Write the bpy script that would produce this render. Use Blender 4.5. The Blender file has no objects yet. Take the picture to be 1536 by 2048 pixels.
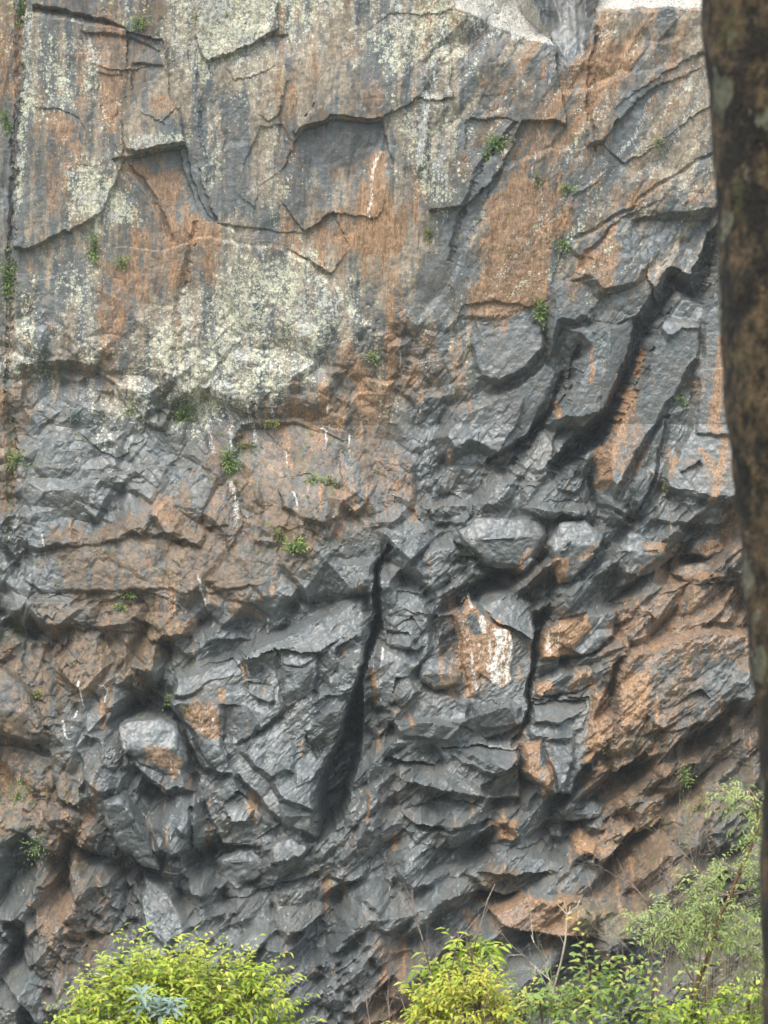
import bpy, math, random
import numpy as np
from mathutils import Vector, Matrix

# ------------------------------------------------------------------ camera, sky, sun, exposure
SC = bpy.context.scene
COL = SC.collection
PITCH = math.radians(12.0)
DIST = 150.0            # metres from the camera to the middle of the cliff
FPX = 4500.0            # focal length in pixels of a 1536 x 2048 frame
CR = np.array([1.0, 0.0, 0.0])
CU = np.array([0.0, math.sin(PITCH), math.cos(PITCH)])
CN = np.array([0.0, -math.cos(PITCH), math.sin(PITCH)])
CAM = CN * DIST

cam = bpy.data.cameras.new('camera')
cam.sensor_fit = 'VERTICAL'
cam.sensor_height = 24.0
cam.lens = 24.0 * FPX / 2048.0
cam.clip_start = 0.1
cam.clip_end = 2000.0
cam.dof.use_dof = True
cam.dof.focus_distance = 140.0
cam.dof.aperture_fstop = 6.8
camo = bpy.data.objects.new('camera', cam)
camo.location = Vector(CAM)
camo.rotation_euler = (math.radians(90) - PITCH, 0, 0)
COL.objects.link(camo)
SC.camera = camo

SUN_EL, SUN_AZ = math.radians(66), math.radians(-34)   # azimuth from the viewer's back, towards the left
w = bpy.data.worlds.new('World')
SC.world = w
w.use_nodes = True
nt = w.node_tree
bg = nt.nodes['Background']
sky = nt.nodes.new('ShaderNodeTexSky')
sky.sky_type = 'NISHITA'
sky.sun_disc = False
sky.sun_elevation = SUN_EL
sky.sun_rotation = math.radians(180 + 38)
sky.dust_density = 3.0
sky.air_density = 1.0
sky.ozone_density = 0.6
nt.links.new(sky.outputs['Color'], bg.inputs['Color'])
bg.inputs['Strength'].default_value = 0.08
# thin bright cloud: brightest overhead, dim towards the horizon
geo = nt.nodes.new('ShaderNodeTexCoord'); sep = nt.nodes.new('ShaderNodeSeparateXYZ')
nt.links.new(geo.outputs['Generated'], sep.inputs[0])
mr = nt.nodes.new('ShaderNodeMapRange'); mr.inputs[1].default_value = 0.0; mr.inputs[2].default_value = 1.0
mr.inputs[3].default_value = 0.10; mr.inputs[4].default_value = 1.15
nt.links.new(sep.outputs['Z'], mr.inputs[0])
bg2 = nt.nodes.new('ShaderNodeBackground'); bg2.inputs['Color'].default_value = (0.80, 0.93, 1.0, 1)
nt.links.new(mr.outputs[0], bg2.inputs['Strength'])
add = nt.nodes.new('ShaderNodeAddShader')
nt.links.new(bg.outputs[0], add.inputs[0]); nt.links.new(bg2.outputs[0], add.inputs[1])
nt.links.new(add.outputs[0], nt.nodes['World Output'].inputs['Surface'])

sl = bpy.data.lights.new('sun', 'SUN')
sl.energy = 1.3
sl.angle = math.radians(24)
sl.color = (1.0, 0.955, 0.88)
so = bpy.data.objects.new('sun', sl)
sdir = Vector((math.sin(SUN_AZ) * math.cos(SUN_EL), -math.cos(SUN_AZ) * math.cos(SUN_EL), math.sin(SUN_EL)))
so.rotation_euler = sdir.to_track_quat('Z', 'Y').to_euler()
COL.objects.link(so)

SC.view_settings.view_transform = 'Standard'
SC.view_settings.look = 'None'
SC.view_settings.exposure = 1.08
SC.view_settings.gamma = 1.0

def at(u, v, d):
    """point seen d metres in front of the camera in the direction of photo pixel (u, v)"""
    return Vector(CAM - CN * d + CR * ((u - 768.0) / FPX * d) + CU * ((1024.0 - v) / FPX * d))

def tag(o, label=None, cat=None, group=None, kind=None):
    if label: o['label'] = label
    if cat: o['category'] = cat
    if group: o['group'] = group
    if kind: o['kind'] = kind
    return o

# ------------------------------------------------------------------ numpy noise helpers
def _h(ix, iy, seed):
    n = (ix.astype(np.int64) * 374761393 + iy.astype(np.int64) * 668265263 + seed * 1442695041) & 0xFFFFFFFF
    n = ((n ^ (n >> 13)) * 1274126177) & 0xFFFFFFFF
    n = ((n ^ (n >> 16)) * 2246822519) & 0xFFFFFFFF
    n = n ^ (n >> 15)
    return (n & 0xFFFFFF).astype(np.float32) / 16777216.0

def vnoise(x, y, seed):
    ix = np.floor(x); iy = np.floor(y)
    fx = (x - ix).astype(np.float32); fy = (y - iy).astype(np.float32)
    fx = fx * fx * (3 - 2 * fx); fy = fy * fy * (3 - 2 * fy)
    ix = ix.astype(np.int64); iy = iy.astype(np.int64)
    a = _h(ix, iy, seed); b = _h(ix + 1, iy, seed); c = _h(ix, iy + 1, seed); d = _h(ix + 1, iy + 1, seed)
    return (a + (b - a) * fx) * (1 - fy) + (c + (d - c) * fx) * fy - 0.5

def fbm(x, y, seed, octaves=4, gain=0.5):
    r = 0; amp = 1.0
    for o in range(octaves):
        r = r + amp * vnoise(x, y, seed + o * 17)
        x = x * 2.03 + 11.3; y = y * 2.03 + 5.7
        amp *= gain
    return r

def sstep(a, b, x):
    t = np.clip((x - a) / (b - a), 0, 1)
    return t * t * (3 - 2 * t)

def chips(U, V, ang, a, b, seed, lean=0.0, top=1.3, side=1.7):
    """union of many tilted, chipped polyhedra; long axis at ang degrees; returns height ~0..1 and a tone per chip"""
    c, s = math.cos(math.radians(ang)), math.sin(math.radians(ang))
    x = (c * U - s * V) / a
    y = (s * U + c * V) / b
    ix = np.floor(x); iy = np.floor(y)
    best = np.full(x.shape, -9.0, np.float32); tone = np.zeros(x.shape, np.float32)
    for dy in (-1, 0, 1):
        for dx in (-1, 0, 1):
            jx = ix + dx; jy = iy + dy
            r1 = _h(jx, jy, seed); r2 = _h(jx, jy, seed + 1); r3 = _h(jx, jy, seed + 2); r4 = _h(jx, jy, seed + 3)
            px = (x - jx - 0.15 - 0.7 * r1).astype(np.float32); py = (y - jy - 0.15 - 0.7 * r2).astype(np.float32)
            o = 0.35 + 0.65 * r3
            # gentle top plane (rises towards the bottom of the block) and four steep sides
            r = o + (1.1 * r4 - 0.55) * px + (lean + 1.0 * (r1 - 0.45)) * py
            k = 0.75 + 0.5 * r2
            th = (r4 - 0.5) * 0.9
            ct, st = np.cos(th), np.sin(th)
            qx = ct * px - st * py; qy = st * px + ct * py
            r = np.minimum(r, o + k * 0.75 - (side + 1.5 * (r4 > .5)) * qx)
            r = np.minimum(r, o + k * 0.75 + (side + 1.5 * (r4 < .5)) * qx)
            r = np.minimum(r, o + k * 1.2 - (1.6 + 2.5 * r1) * qy)
            r = np.minimum(r, o + k * (0.3 + 0.5 * r1) + top * qy)
            m = r > best
            best = np.where(m, r, best)
            tone = np.where(m, r3 * 0.5 + r1 * 0.5, tone)
    return best, tone

# ------------------------------------------------------------------ the cliff field, in units of one photo pixel (1/30 m at the cliff)
STEP = 2.0
U0, U1, V0, V1 = -560, 2120, -260, 2330
us = np.arange(U0, U1 + 1, STEP, dtype=np.float32)
vs = np.arange(V0, V1 + 1, STEP, dtype=np.float32)
U, V = np.meshgrid(us, vs)
NV, NU = U.shape
w1 = fbm(U / 46, V / 46, 5, 4, 0.6); w2 = fbm(U / 46, V / 46, 91, 4, 0.6)
_c, _s = math.cos(.6), math.sin(.6)
_a, _b = (_c * U + _s * V) / 13, (_c * V - _s * U) / 9
jag = _h(np.floor(_a), np.floor(_b), 7) - .5; jag2 = _h(np.floor(_a * .45), np.floor(_b * .45), 8) - .5
WU = U + 8 * w1 + 1.5 * jag + 3 * jag2; WV = V + 8 * w2 + 3 * jag2 + 1.5 * jag            # ragged outlines for everything drawn below

def base_depth(U, V):
    b = -0.10 * (V - 500)
    b = b + np.where(V > 850, 0.34 * (V - 850), 0) + np.where(V > 1450, 0.10 * (V - 1450), 0)
    b = b + 0.05 * np.maximum(U - 900, 0) * sstep(300, 900, V)
    b = b + 0.10 * np.maximum(300 - U, 0) * sstep(1100, 1700, V)
    return b
HB = base_depth(U, V)
H = np.zeros_like(U)

def poly_dist(pts, pad=6):
    """slice of the grid round a polygon and the signed inside distance there"""
    P = np.array(pts, np.float32).reshape(-1, 2)
    x0, y0 = P.min(0) - 24 - pad; x1, y1 = P.max(0) + 24 + pad
    i0 = max(0, int((x0 - U0) / STEP)); i1 = min(NU, int((x1 - U0) / STEP) + 1)
    j0 = max(0, int((y0 - V0) / STEP)); j1 = min(NV, int((y1 - V0) / STEP) + 1)
    if i1 <= i0 or j1 <= j0: return None
    sl_ = (slice(j0, j1), slice(i0, i1))
    x = WU[sl_]; y = WV[sl_]
    ins = np.zeros(x.shape, bool); dm = np.full(x.shape, 1e9, np.float32)
    n = len(P)
    for k in range(n):
        ax, ay = P[k]; bx, by = P[(k + 1) % n]
        cond = ((ay > y) != (by > y))
        if abs(by - ay) > 1e-6:
            ins ^= cond & (x < (bx - ax) * (y - ay) / (by - ay) + ax)
        ex, ey = bx - ax, by - ay
        t = np.clip(((x - ax) * ex + (y - ay) * ey) / (ex * ex + ey * ey + 1e-9), 0, 1)
        dm = np.minimum(dm, (x - ax - t * ex) ** 2 + (y - ay - t * ey) ** 2)
    return sl_, np.where(ins, 1, -1) * np.sqrt(dm), P.mean(0)

def block(pts, h, gu=0.0, gv=0.0, slope=1.2):
    r = poly_dist(pts)
    if r is None: return
    s_, d, c = r
    if (c[1] < 590 and c[0] < 1000) or c[1] < 400: h, gu, gv, slope = h * (.45 if abs(h) > 14.5 else .22), gu * .8, gv * .8, slope * (3 if abs(h) > 14.5 else 1.3)
    else: gu, gv, slope = gu * 1.5, gv * 1.15, slope * 1.7
    pl = h + gu * (U[s_] - c[0]) + gv * (V[s_] - c[1])
    if h >= 0: add = np.minimum(pl, np.maximum(d, 0) * slope)
    else: add = np.maximum(pl, -np.maximum(d, 0) * slope)
    H[s_] += np.where(d > 0, add, 0)

def recess(pts, line, g, gu=0.0):
    """rock that falls back above the given line"""
    r = poly_dist(pts)
    if r is None: return
    s_, d, c = r
    x1, y1, x2, y2 = line
    yl = y1 + (y2 - y1) * (U[s_] - x1) / (x2 - x1)
    add_ = -g * np.maximum(yl - V[s_], 0) + gu * (U[s_] - x1)
    H[s_] += np.where(d > 0, np.maximum(add_, -np.maximum(d, 0) * 6), 0)

def stroke_dist(pts, width):
    P = np.array(pts, np.float32).reshape(-1, 2)
    m = width + 20
    x0, y0 = P.min(0) - m; x1, y1 = P.max(0) + m
    i0 = max(0, int((x0 - U0) / STEP)); i1 = min(NU, int((x1 - U0) / STEP) + 1)
    j0 = max(0, int((y0 - V0) / STEP)); j1 = min(NV, int((y1 - V0) / STEP) + 1)
    if i1 <= i0 or j1 <= j0: return None
    s_ = (slice(j0, j1), slice(i0, i1))
    x = WU[s_]; y = WV[s_]
    dm = np.full(x.shape, 1e9, np.float32)
    for k in range(len(P) - 1):
        ax, ay = P[k]; bx, by = P[k + 1]
        ex, ey = bx - ax, by - ay
        t = np.clip(((x - ax) * ex + (y - ay) * ey) / (ex * ex + ey * ey + 1e-9), 0, 1)
        dm = np.minimum(dm, (x - ax - t * ex) ** 2 + (y - ay - t * ey) ** 2)
    return s_, np.sqrt(dm)

def groove(pts, width, depth):
    r = stroke_dist(pts, width)
    if r is None: return
    s_, d = r
    H[s_] -= depth * np.clip(1 - (d + 5 * (jag[s_] + .5) * (width > 6)) / width, 0, 1) ** 0.6

# --- the drawn forms: (outline), height, slope across, slope down, edge slope
# upper wall
groove([45, -250, 40, 100, 34, 250, 24, 380, 20, 600, 15, 760, 24, 930, 14, 1060, 22, 1150], 12, 15)
block([-300, -200, 30, -200, 26, 300, 12, 700, 8, 1100, -300, 1100], -26, 0, 0, 2)
block([70, 32, 150, 42, 262, 62, 330, 78, 345, 200, 378, 288, 300, 298, 272, 306, 250, 322, 205, 430, 60, 500, 28, 500, 34, 200, 60, 60], 24, -.03, .02, 1.6)
block([66, 210, 80, 213, 120, 215, 160, 240, 210, 330, 150, 330, 90, 300], -9, 0, .05, 1.5)
block([250, 60, 325, 82, 345, 200, 378, 289, 320, 296, 272, 305, 252, 300, 244, 240, 256, 160], 15, .04, .16, 1.6)
block([236, 225, 246, 262, 250, 300, 246, 320, 232, 306, 222, 270], 10, .1, .1, 1.4)
block([225, 322, 262, 312, 320, 300, 374, 294, 385, 350, 422, 438, 380, 470, 330, 425, 285, 385, 240, 345], -17, -.02, .12, 3)
block([352, 292, 380, 292, 412, 380, 436, 442, 404, 440, 380, 370], 7, -.42, .0, 1.8)
block([160, 60, 260, 70, 322, 100, 300, 130, 245, 140, 180, 125], -12, 0, .2, 1.0)
block([190, 140, 250, 150, 250, 290, 225, 300, 205, 240], -8, .08, .03, 1.0)
block([262, 120, 330, 130, 360, 215, 330, 250, 290, 235, 262, 190], -5, .05, .1, 1.0)
block([330, 80, 397, 100, 400, 230, 416, 350, 430, 440, 378, 290, 345, 200], 9, .06, 0, 1.4)
block([392, -220, 532, -220, 560, 62, 500, 92, 442, 117, 410, 122, 394, 80], 16, 0, .07, 1.8)
block([440, 120, 505, 95, 535, 68, 580, 70, 588, 110, 540, 140, 470, 160], -9, 0, .15, 1.5)
block([522, 142, 566, 138, 580, 164, 566, 210, 540, 244, 524, 232, 512, 231, 520, 190], 12, .16, .05, 2.0)
block([640, 160, 690, 90, 780, 30, 905, 20, 905, 200, 840, 200, 790, 224, 764, 240, 700, 236, 662, 233, 640, 246, 614, 252, 592, 274, 588, 262, 622, 220], 17, 0, .08, 2.0)
block([590, 280, 614, 256, 662, 238, 764, 243, 786, 330, 760, 440, 665, 424, 612, 465, 560, 400, 560, 340], -9, 0, .10, 1.8)
block([520, 250, 566, 250, 590, 290, 562, 340, 520, 370, 505, 420, 470, 380, 500, 300], -6, .05, .08, 1.2)
block([612, 466, 664, 420, 672, 428, 700, 490, 662, 545, 620, 520], -11, .0, .16, 2)
block([428, 446, 480, 452, 520, 458, 612, 468, 660, 545, 560, 486, 470, 470], -8, 0, .2, 1.6)
groove([396, 150, 400, 240, 412, 330], 4, 5)
groove([390, 448, 368, 540, 352, 620, 348, 720], 10, 9)
groove([260, 330, 300, 385, 330, 440, 344, 480], 5, 8)
# lichened slab hanging over the middle band
block([60, 505, 190, 482, 300, 502, 400, 474, 470, 486, 560, 488, 650, 545, 700, 600, 742, 650, 700, 740, 640, 830, 522, 838, 400, 790, 330, 862, 300, 850, 240, 764, 200, 740, 30, 737, 22, 620], 9, .01, .03, .4)
block([238, 762, 300, 735, 352, 742, 382, 792, 356, 800, 330, 862, 298, 856], 14, .1, .1, 1.6)
block([30, 738, 100, 732, 190, 742, 235, 768, 290, 880, 230, 920, 140, 850, 60, 820], -4, 0, .08, .6)
block([60, 560, 150, 545, 215, 600, 230, 700, 190, 735, 60, 730], 7, -.06, .05, .8)
block([400, 780, 520, 838, 560, 900, 480, 930, 420, 900, 392, 840], -9, .05, .06, 1)
block([310, 815, 330, 822, 345, 840, 320, 846], -10, 0, .1, 2)
# upper right: pale ledge, brown wall under it, rounded slab
block([905, 12, 985, 46, 1085, 90, 1112, 100, 1132, 250, 1045, 244, 1010, 330, 930, 420, 860, 420, 862, -220, 905, -220], 26, .03, .04, 2.0)
block([1190, 24, 1400, 20, 1440, 30, 1440, 120, 1300, 180, 1200, 290, 1170, 300, 1190, 150], 20, -.08, .06, 1.2)
block([1205, 290, 1235, 215, 1280, 180, 1400, 100, 1440, 100, 1440, 200, 1300, 300, 1250, 330], -10, .0, .1, 1.6)
groove([1190, 300, 1175, 200, 1195, 60], 7, 9)
block([930, 240, 1010, 235, 1040, 245, 985, 300, 960, 330, 925, 330], -12, .1, .12, 1.4)
groove([1030, 250, 960, 330, 925, 430, 900, 520], 9, 12)
block([1000, 330, 1100, 300, 1210, 290, 1240, 330, 1150, 400, 1120, 520, 1095, 600, 990, 640, 910, 640, 900, 560, 960, 420], 6, -.02, -.01, .5)
block([1130, 395, 1240, 330, 1440, 200, 1440, 330, 1340, 390, 1245, 432, 1160, 520, 1120, 490], 12, -.04, .04, 1)
groove([1440, 300, 1330, 360, 1250, 420, 1150, 480], 5, 7)
# right: leaning slabs and the black gullies between them
block([1245, 430, 1262, 440, 1300, 520, 1290, 560, 1225, 590, 1200, 600, 1170, 570, 1140, 560, 1190, 490], 18, -.1, .12, 1.0)
block([1262, 440, 1330, 425, 1440, 410, 1440, 520, 1320, 600, 1300, 560, 1295, 510], -10, -.1, .2, 1)
block([1095, 575, 1130, 560, 1190, 562, 1200, 600, 1178, 640, 1130, 650, 1100, 730, 1092, 725], 24, -.15, .1, 1.2)
block([1000, 655, 1030, 640, 1088, 652, 1092, 700, 1060, 745, 1000, 775, 950, 760, 940, 700, 955, 650], 20, .05, .12, 1.1)
block([930, 610, 1000, 600, 1075, 612, 1088, 645, 1020, 636, 960, 648, 915, 640], -4, 0, .2, 1.2)
block([1130, 655, 1190, 640, 1240, 648, 1292, 618, 1285, 680, 1262, 740, 1240, 790, 1212, 838, 1160, 858, 1108, 862, 1085, 850, 1130, 770, 1165, 700], 34, -.16, .06, 1.2)
block([1225, 650, 1290, 622, 1284, 680, 1238, 790, 1190, 830, 1205, 760], -10, -.35, 0, 2)
groove([1440, 470, 1400, 590, 1350, 560, 1300, 640, 1268, 740, 1236, 800, 1205, 850, 1160, 890, 1118, 940], 27, 70)
block([1212, 838, 1216, 870, 1160, 925, 1110, 945, 1106, 930, 1150, 880, 1180, 856], -45, 0, 0, 4)
block([1120, 850, 1205, 852, 1160, 872, 1100, 935, 1105, 870], -16, 0, .2, 2)
block([1310, 642, 1338, 624, 1352, 632, 1400, 652, 1398, 720, 1345, 800, 1330, 835, 1255, 960, 1232, 1015, 1192, 965, 1196, 905, 1212, 845, 1238, 790, 1268, 730], 42, -.10, .03, 1.5)
block([1310, 640, 1345, 632, 1402, 652, 1400, 664, 1360, 660, 1330, 690], 6, 0, .5, 1)
block([1405, 600, 1425, 590, 1500, 560, 1500, 1010, 1420, 1010, 1330, 985, 1320, 960, 1368, 860, 1385, 760, 1395, 700], 26, .08, .03, 1.2)
block([1398, 745, 1430, 738, 1500, 740, 1500, 860, 1440, 880, 1385, 870], 8, .05, .05, 1)
block([1250, 975, 1300, 880, 1322, 840, 1342, 832, 1335, 880, 1310, 960, 1285, 1015, 1268, 1032], 18, -.2, 0, 1.6)
groove([1335, 830, 1310, 960, 1275, 1030], 5, 14)
block([1355, 945, 1395, 918, 1400, 930, 1372, 970], -10, 0, .2, 2)
block([1035, 770, 1090, 728, 1122, 745, 1100, 820, 1060, 870, 1000, 930, 945, 905, 900, 930, 860, 880, 900, 810, 980, 790], 26, -.14, .04, 1.0)
groove([1125, 745, 1108, 800, 1080, 850, 1030, 895, 975, 925], 8, 30)
groove([1160, 690, 1128, 790, 1075, 870, 1020, 930], 7, 26)
block([1060, 875, 1092, 858, 1115, 900, 1108, 945, 1070, 980, 1020, 960, 1000, 935], 16, -.1, .1, 1.1)
block([850, 965, 905, 925, 980, 940, 1040, 955, 1030, 1000, 990, 1025, 900, 1030, 835, 1040, 820, 1010], 22, .0, .2, .9)
block([1040, 970, 1100, 960, 1190, 975, 1255, 1020, 1260, 1060, 1130, 1040, 1040, 1030], 18, -.02, .3, .9)
groove([1182, 960, 1196, 1010, 1270, 1045], 6, 18)
# middle left
block([42, 935, 80, 930, 150, 925, 160, 960, 300, 930, 395, 930, 340, 1000, 300, 1070, 120, 1100, 40, 1110], 12, 0, .06, .8)
block([395, 928, 440, 925, 455, 990, 455, 1050, 420, 1060, 400, 1100, 330, 1080, 300, 1030, 340, 980], 14, -.10, .05, 1)
block([345, 1080, 370, 1075, 388, 1092, 365, 1100], -14, 0, .2, 2)
block([480, 850, 600, 840, 690, 880, 690, 960, 640, 1010, 600, 1080, 530, 1060, 490, 960, 460, 920], -8, .05, .06, 1)
block([455, 960, 470, 955, 488, 1040, 460, 1110, 448, 1080], 6, 0, 0, 1)
block([680, 920, 760, 895, 835, 930, 830, 1020, 790, 1060, 720, 1050, 675, 990], 14, .03, .1, .9)
block([560, 960, 620, 945, 690, 1030, 650, 1060, 560, 1020], 10, 0, .2, .9)
block([60, 1080, 200, 1060, 330, 1090, 420, 1060, 560, 1080, 560, 1160, 420, 1190, 300, 1180, 200, 1205, 100, 1200, 40, 1160], 8, .0, .0, .7)
block([60, 1200, 120, 1190, 200, 1215, 300, 1185, 400, 1240, 390, 1275, 300, 1285, 270, 1255, 180, 1262, 90, 1255], 9, .0, .25, .8)
block([40, 1262, 120, 1255, 270, 1262, 340, 1290, 350, 1400, 260, 1415, 160, 1400, 90, 1390, 40, 1340], -7, .0, .05, 1.2)
block([255, 1190, 330, 1188, 400, 1230, 398, 1262, 340, 1288, 300, 1262, 260, 1240], 14, -.05, .28, 1)
block([400, 1260, 480, 1255, 505, 1275, 470, 1290, 410, 1285], 16, 0, .5, 1.2)
block([400, 1200, 470, 1195, 500, 1240, 440, 1250, 410, 1235], 8, 0, .2, 1)
block([-100, 1330, 20, 1332, 60, 1400, 95, 1440, 96, 1480, 60, 1478, 0, 1452, -100, 1440], 26, .0, .25, 1.3)
block([-100, 1452, 0, 1450, 60, 1478, 105, 1505, 100, 1520, 40, 1500, -100, 1490], -16, 0, .1, 2)
# central massif
block([344, 1345, 400, 1335, 478, 1300, 500, 1282, 560, 1262, 640, 1215, 700, 1182, 744, 1180, 748, 1240, 742, 1300, 725, 1370, 690, 1480, 640, 1560, 632, 1688, 560, 1650, 510, 1600, 470, 1560, 400, 1540, 385, 1470, 340, 1420], 36, .02, -.03, 1.2)
block([480, 1300, 560, 1262, 640, 1215, 700, 1182, 744, 1181, 742, 1232, 700, 1268, 676, 1275, 640, 1305, 560, 1298, 490, 1312], -8, .0, .55, 3)
block([676, 1290, 700, 1276, 746, 1240, 742, 1285, 700, 1300, 668, 1315], -10, .1, -.3, 3)
block([636, 1310, 664, 1302, 672, 1330, 640, 1380, 626, 1400, 632, 1360], -14, .6, 0, 3)
block([668, 1318, 712, 1300, 735, 1310, 720, 1360, 690, 1378, 640, 1382, 646, 1350], 10, .2, -.1, 1.5)
block([566, 1300, 626, 1290, 634, 1320, 600, 1330, 570, 1330], 6, .1, .3, 1.5)
block([480, 1312, 556, 1302, 566, 1340, 520, 1352, 496, 1350], -6, .05, -.35, 2.5)
block([500, 1355, 548, 1370, 556, 1400, 538, 1410, 500, 1380], 8, .0, .6, 1.5)
groove([558, 1300, 564, 1360, 570, 1420, 552, 1440, 480, 1490], 6, 14)
groove([630, 1385, 600, 1400, 566, 1430, 515, 1465], 7, 10)
block([344, 1350, 470, 1320, 492, 1345, 430, 1362, 390, 1390, 350, 1400], 6, .0, .35, 1.2)
block([345, 1402, 400, 1388, 450, 1396, 496, 1408, 450, 1414, 450, 1500, 480, 1560, 440, 1545, 400, 1500, 368, 1440], 14, .06, -.1, 1.2)
block([450, 1414, 500, 1410, 520, 1440, 500, 1490, 460, 1530, 450, 1480], 4, .3, -.1, 1.5)
block([640, 1380, 700, 1358, 706, 1380, 650, 1400, 620, 1410], 12, .0, .5, 1.5)
block([500, 1470, 560, 1450, 600, 1500, 590, 1540, 540, 1560, 500, 1530, 480, 1500], 16, -.1, .2, 1)
block([560, 1530, 620, 1500, 650, 1520, 634, 1620, 560, 1600, 540, 1560], 16, -.1, .1, 1)
# black gully
block([752, 1120, 764, 1124, 760, 1180, 766, 1260, 742, 1310, 722, 1370, 728, 1440, 722, 1520, 698, 1610, 664, 1665, 636, 1698, 632, 1690, 640, 1560, 664, 1490, 690, 1420, 704, 1370, 732, 1280, 748, 1230, 744, 1170], -130, .15, 0, 5)
groove([780, 1090, 756, 1130, 752, 1190], 8, 40)
# boulders and slabs left of the massif
block([238, 1442, 270, 1432, 340, 1436, 366, 1460, 376, 1500, 385, 1545, 395, 1580, 330, 1590, 290, 1560, 262, 1530, 250, 1470], 30, .04, .1, 1.4)
block([200, 1600, 250, 1580, 300, 1660, 325, 1735, 280, 1720, 220, 1680], 26, -.25, 0, 1.4)
block([290, 1560, 400, 1560, 410, 1640, 380, 1700, 330, 1720, 290, 1640, 262, 1600], 14, .1, .05, 1)
block([150, 1500, 185, 1490, 240, 1570, 210, 1590, 170, 1560], 18, -.1, .2, 1.2)
block([190, 1480, 250, 1470, 270, 1530, 240, 1545, 200, 1510], 12, .1, .2, 1.2)
block([425, 1730, 480, 1710, 560, 1680, 600, 1660, 625, 1700, 590, 1720, 540, 1740, 500, 1780, 430, 1795], 26, .0, .22, 1.4)
block([362, 1750, 380, 1742, 425, 1745, 430, 1795, 380, 1800], 26, .0, .25, 1.6)
block([300, 1745, 360, 1748, 362, 1790, 340, 1795, 305, 1760], 16, .0, .3, 1.4)
block([365, 1700, 395, 1700, 400, 1735, 370, 1742], -30, 0, 0, 3)
groove([385, 1610, 384, 1700], 5, 20)
groove([414, 1640, 416, 1740], 5, 10)
block([500, 1800, 640, 1740, 640, 1765, 540, 1800, 430, 1815, 380, 1815], -14, 0, .2, 2)
block([280, 1760, 360, 1800, 385, 1870, 440, 1900, 300, 1920, 280, 1850], 12, .1, .1, 1)
# right of the gully
block([760, 1170, 800, 1150, 850, 1180, 872, 1230, 868, 1290, 840, 1340, 812, 1400, 780, 1425, 745, 1420, 735, 1360, 750, 1310, 768, 1250], 26, .0, .0, 1.1)
block([790, 1178, 840, 1185, 862, 1228, 820, 1225, 790, 1205], -5, 0, .5, 2)
block([790, 1250, 820, 1230, 850, 1290, 830, 1300, 780, 1290], 6, 0, .4, 1.2)
block([768, 1130, 830, 1070, 900, 1060, 960, 1130, 1010, 1150, 1000, 1180, 930, 1190, 880, 1210, 840, 1180, 800, 1150], 20, 0, .25, .9)
block([874, 1228, 912, 1226, 918, 1300, 900, 1312, 876, 1310], -8, -.3, 0, 2.5)
block([912, 1228, 936, 1190, 960, 1212, 1000, 1250, 1022, 1262, 1026, 1360, 1000, 1375, 960, 1350, 948, 1412, 930, 1350, 922, 1300], 15, -.03, -.14, 2.2)
block([930, 1165, 1000, 1150, 1040, 1200, 1080, 1260, 1060, 1275, 1000, 1245, 960, 1210, 936, 1190], -4, .0, .6, 2)
block([840, 1320, 880, 1310, 925, 1340, 920, 1375, 860, 1380, 836, 1360], 20, 0, .3, 1.6)
block([800, 1370, 835, 1350, 850, 1375, 940, 1400, 940, 1440, 900, 1490, 800, 1480, 770, 1440], 18, .0, .0, 1.1)
block([945, 1415, 1010, 1390, 1040, 1410, 1035, 1450, 960, 1460], 18, -.1, -.1, 1.5)
block([1066, 1250, 1080, 1260, 1072, 1330, 1060, 1450, 1040, 1480, 1052, 1380], -30, 0, 0, 3)
groove([1074, 1270, 1066, 1350, 1055, 1440, 1030, 1490], 8, 34)
block([1090, 1250, 1150, 1215, 1290, 1150, 1360, 1120, 1330, 1180, 1250, 1210, 1190, 1225, 1120, 1240], 6, .0, .5, 1.6)
block([1090, 1246, 1170, 1228, 1240, 1215, 1230, 1270, 1180, 1310, 1130, 1320, 1075, 1325, 1078, 1290], 20, -.1, -.1, 1.6)
block([1075, 1330, 1180, 1312, 1260, 1250, 1250, 1300, 1200, 1370, 1110, 1400, 1072, 1395], 8, -.0, .05, 1.2)
# flat slab, pool hollow and blocks
block([905, 1078, 932, 1096, 960, 1114, 958, 1122, 930, 1122, 908, 1100], -26, 0, 0, 4)
block([1095, 1108, 1145, 1104, 1205, 1080, 1180, 1130, 1130, 1170, 1110, 1166], 22, .0, -.15, 1.6)
block([1092, 1050, 1130, 1030, 1200, 1060, 1210, 1080, 1150, 1106, 1094, 1108, 1060, 1080], 8, .0, .5, 1.4)
block([1040, 1130, 1056, 1094, 1100, 1165, 1096, 1200, 1060, 1195, 1030, 1160], 18, .1, .0, 1.4)
block([1042, 1192, 1064, 1188, 1068, 1204, 1048, 1208], -20, 0, 0, 3)
block([1220, 1100, 1260, 1060, 1290, 1090, 1335, 1085, 1330, 1110, 1290, 1120, 1280, 1160, 1225, 1150], 18, .0, .1, 1.3)
block([1380, 1110, 1420, 1062, 1455, 1065, 1462, 1105, 1420, 1120, 1385, 1122], 22, .0, .2, 1.4)
block([1350, 1140, 1400, 1125, 1465, 1150, 1400, 1170, 1365, 1165], 18, .0, .1, 1.4)
block([1240, 1235, 1300, 1200, 1370, 1175, 1500, 1155, 1560, 1160, 1560, 1260, 1500, 1260, 1400, 1250, 1300, 1290, 1240, 1300], 10, .0, .30, 1.0)
block([1240, 1300, 1300, 1290, 1400, 1252, 1520, 1262, 1500, 1390, 1430, 1440, 1330, 1470, 1290, 1440, 1230, 1560, 1215, 1480], 24, -.02, -.12, 1.4)
groove([1236, 1340, 1226, 1470], 9, 20)
block([1185, 1340, 1230, 1320, 1225, 1470, 1190, 1560, 1165, 1520, 1180, 1430], 18, -.1, 0, 1.3)
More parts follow.
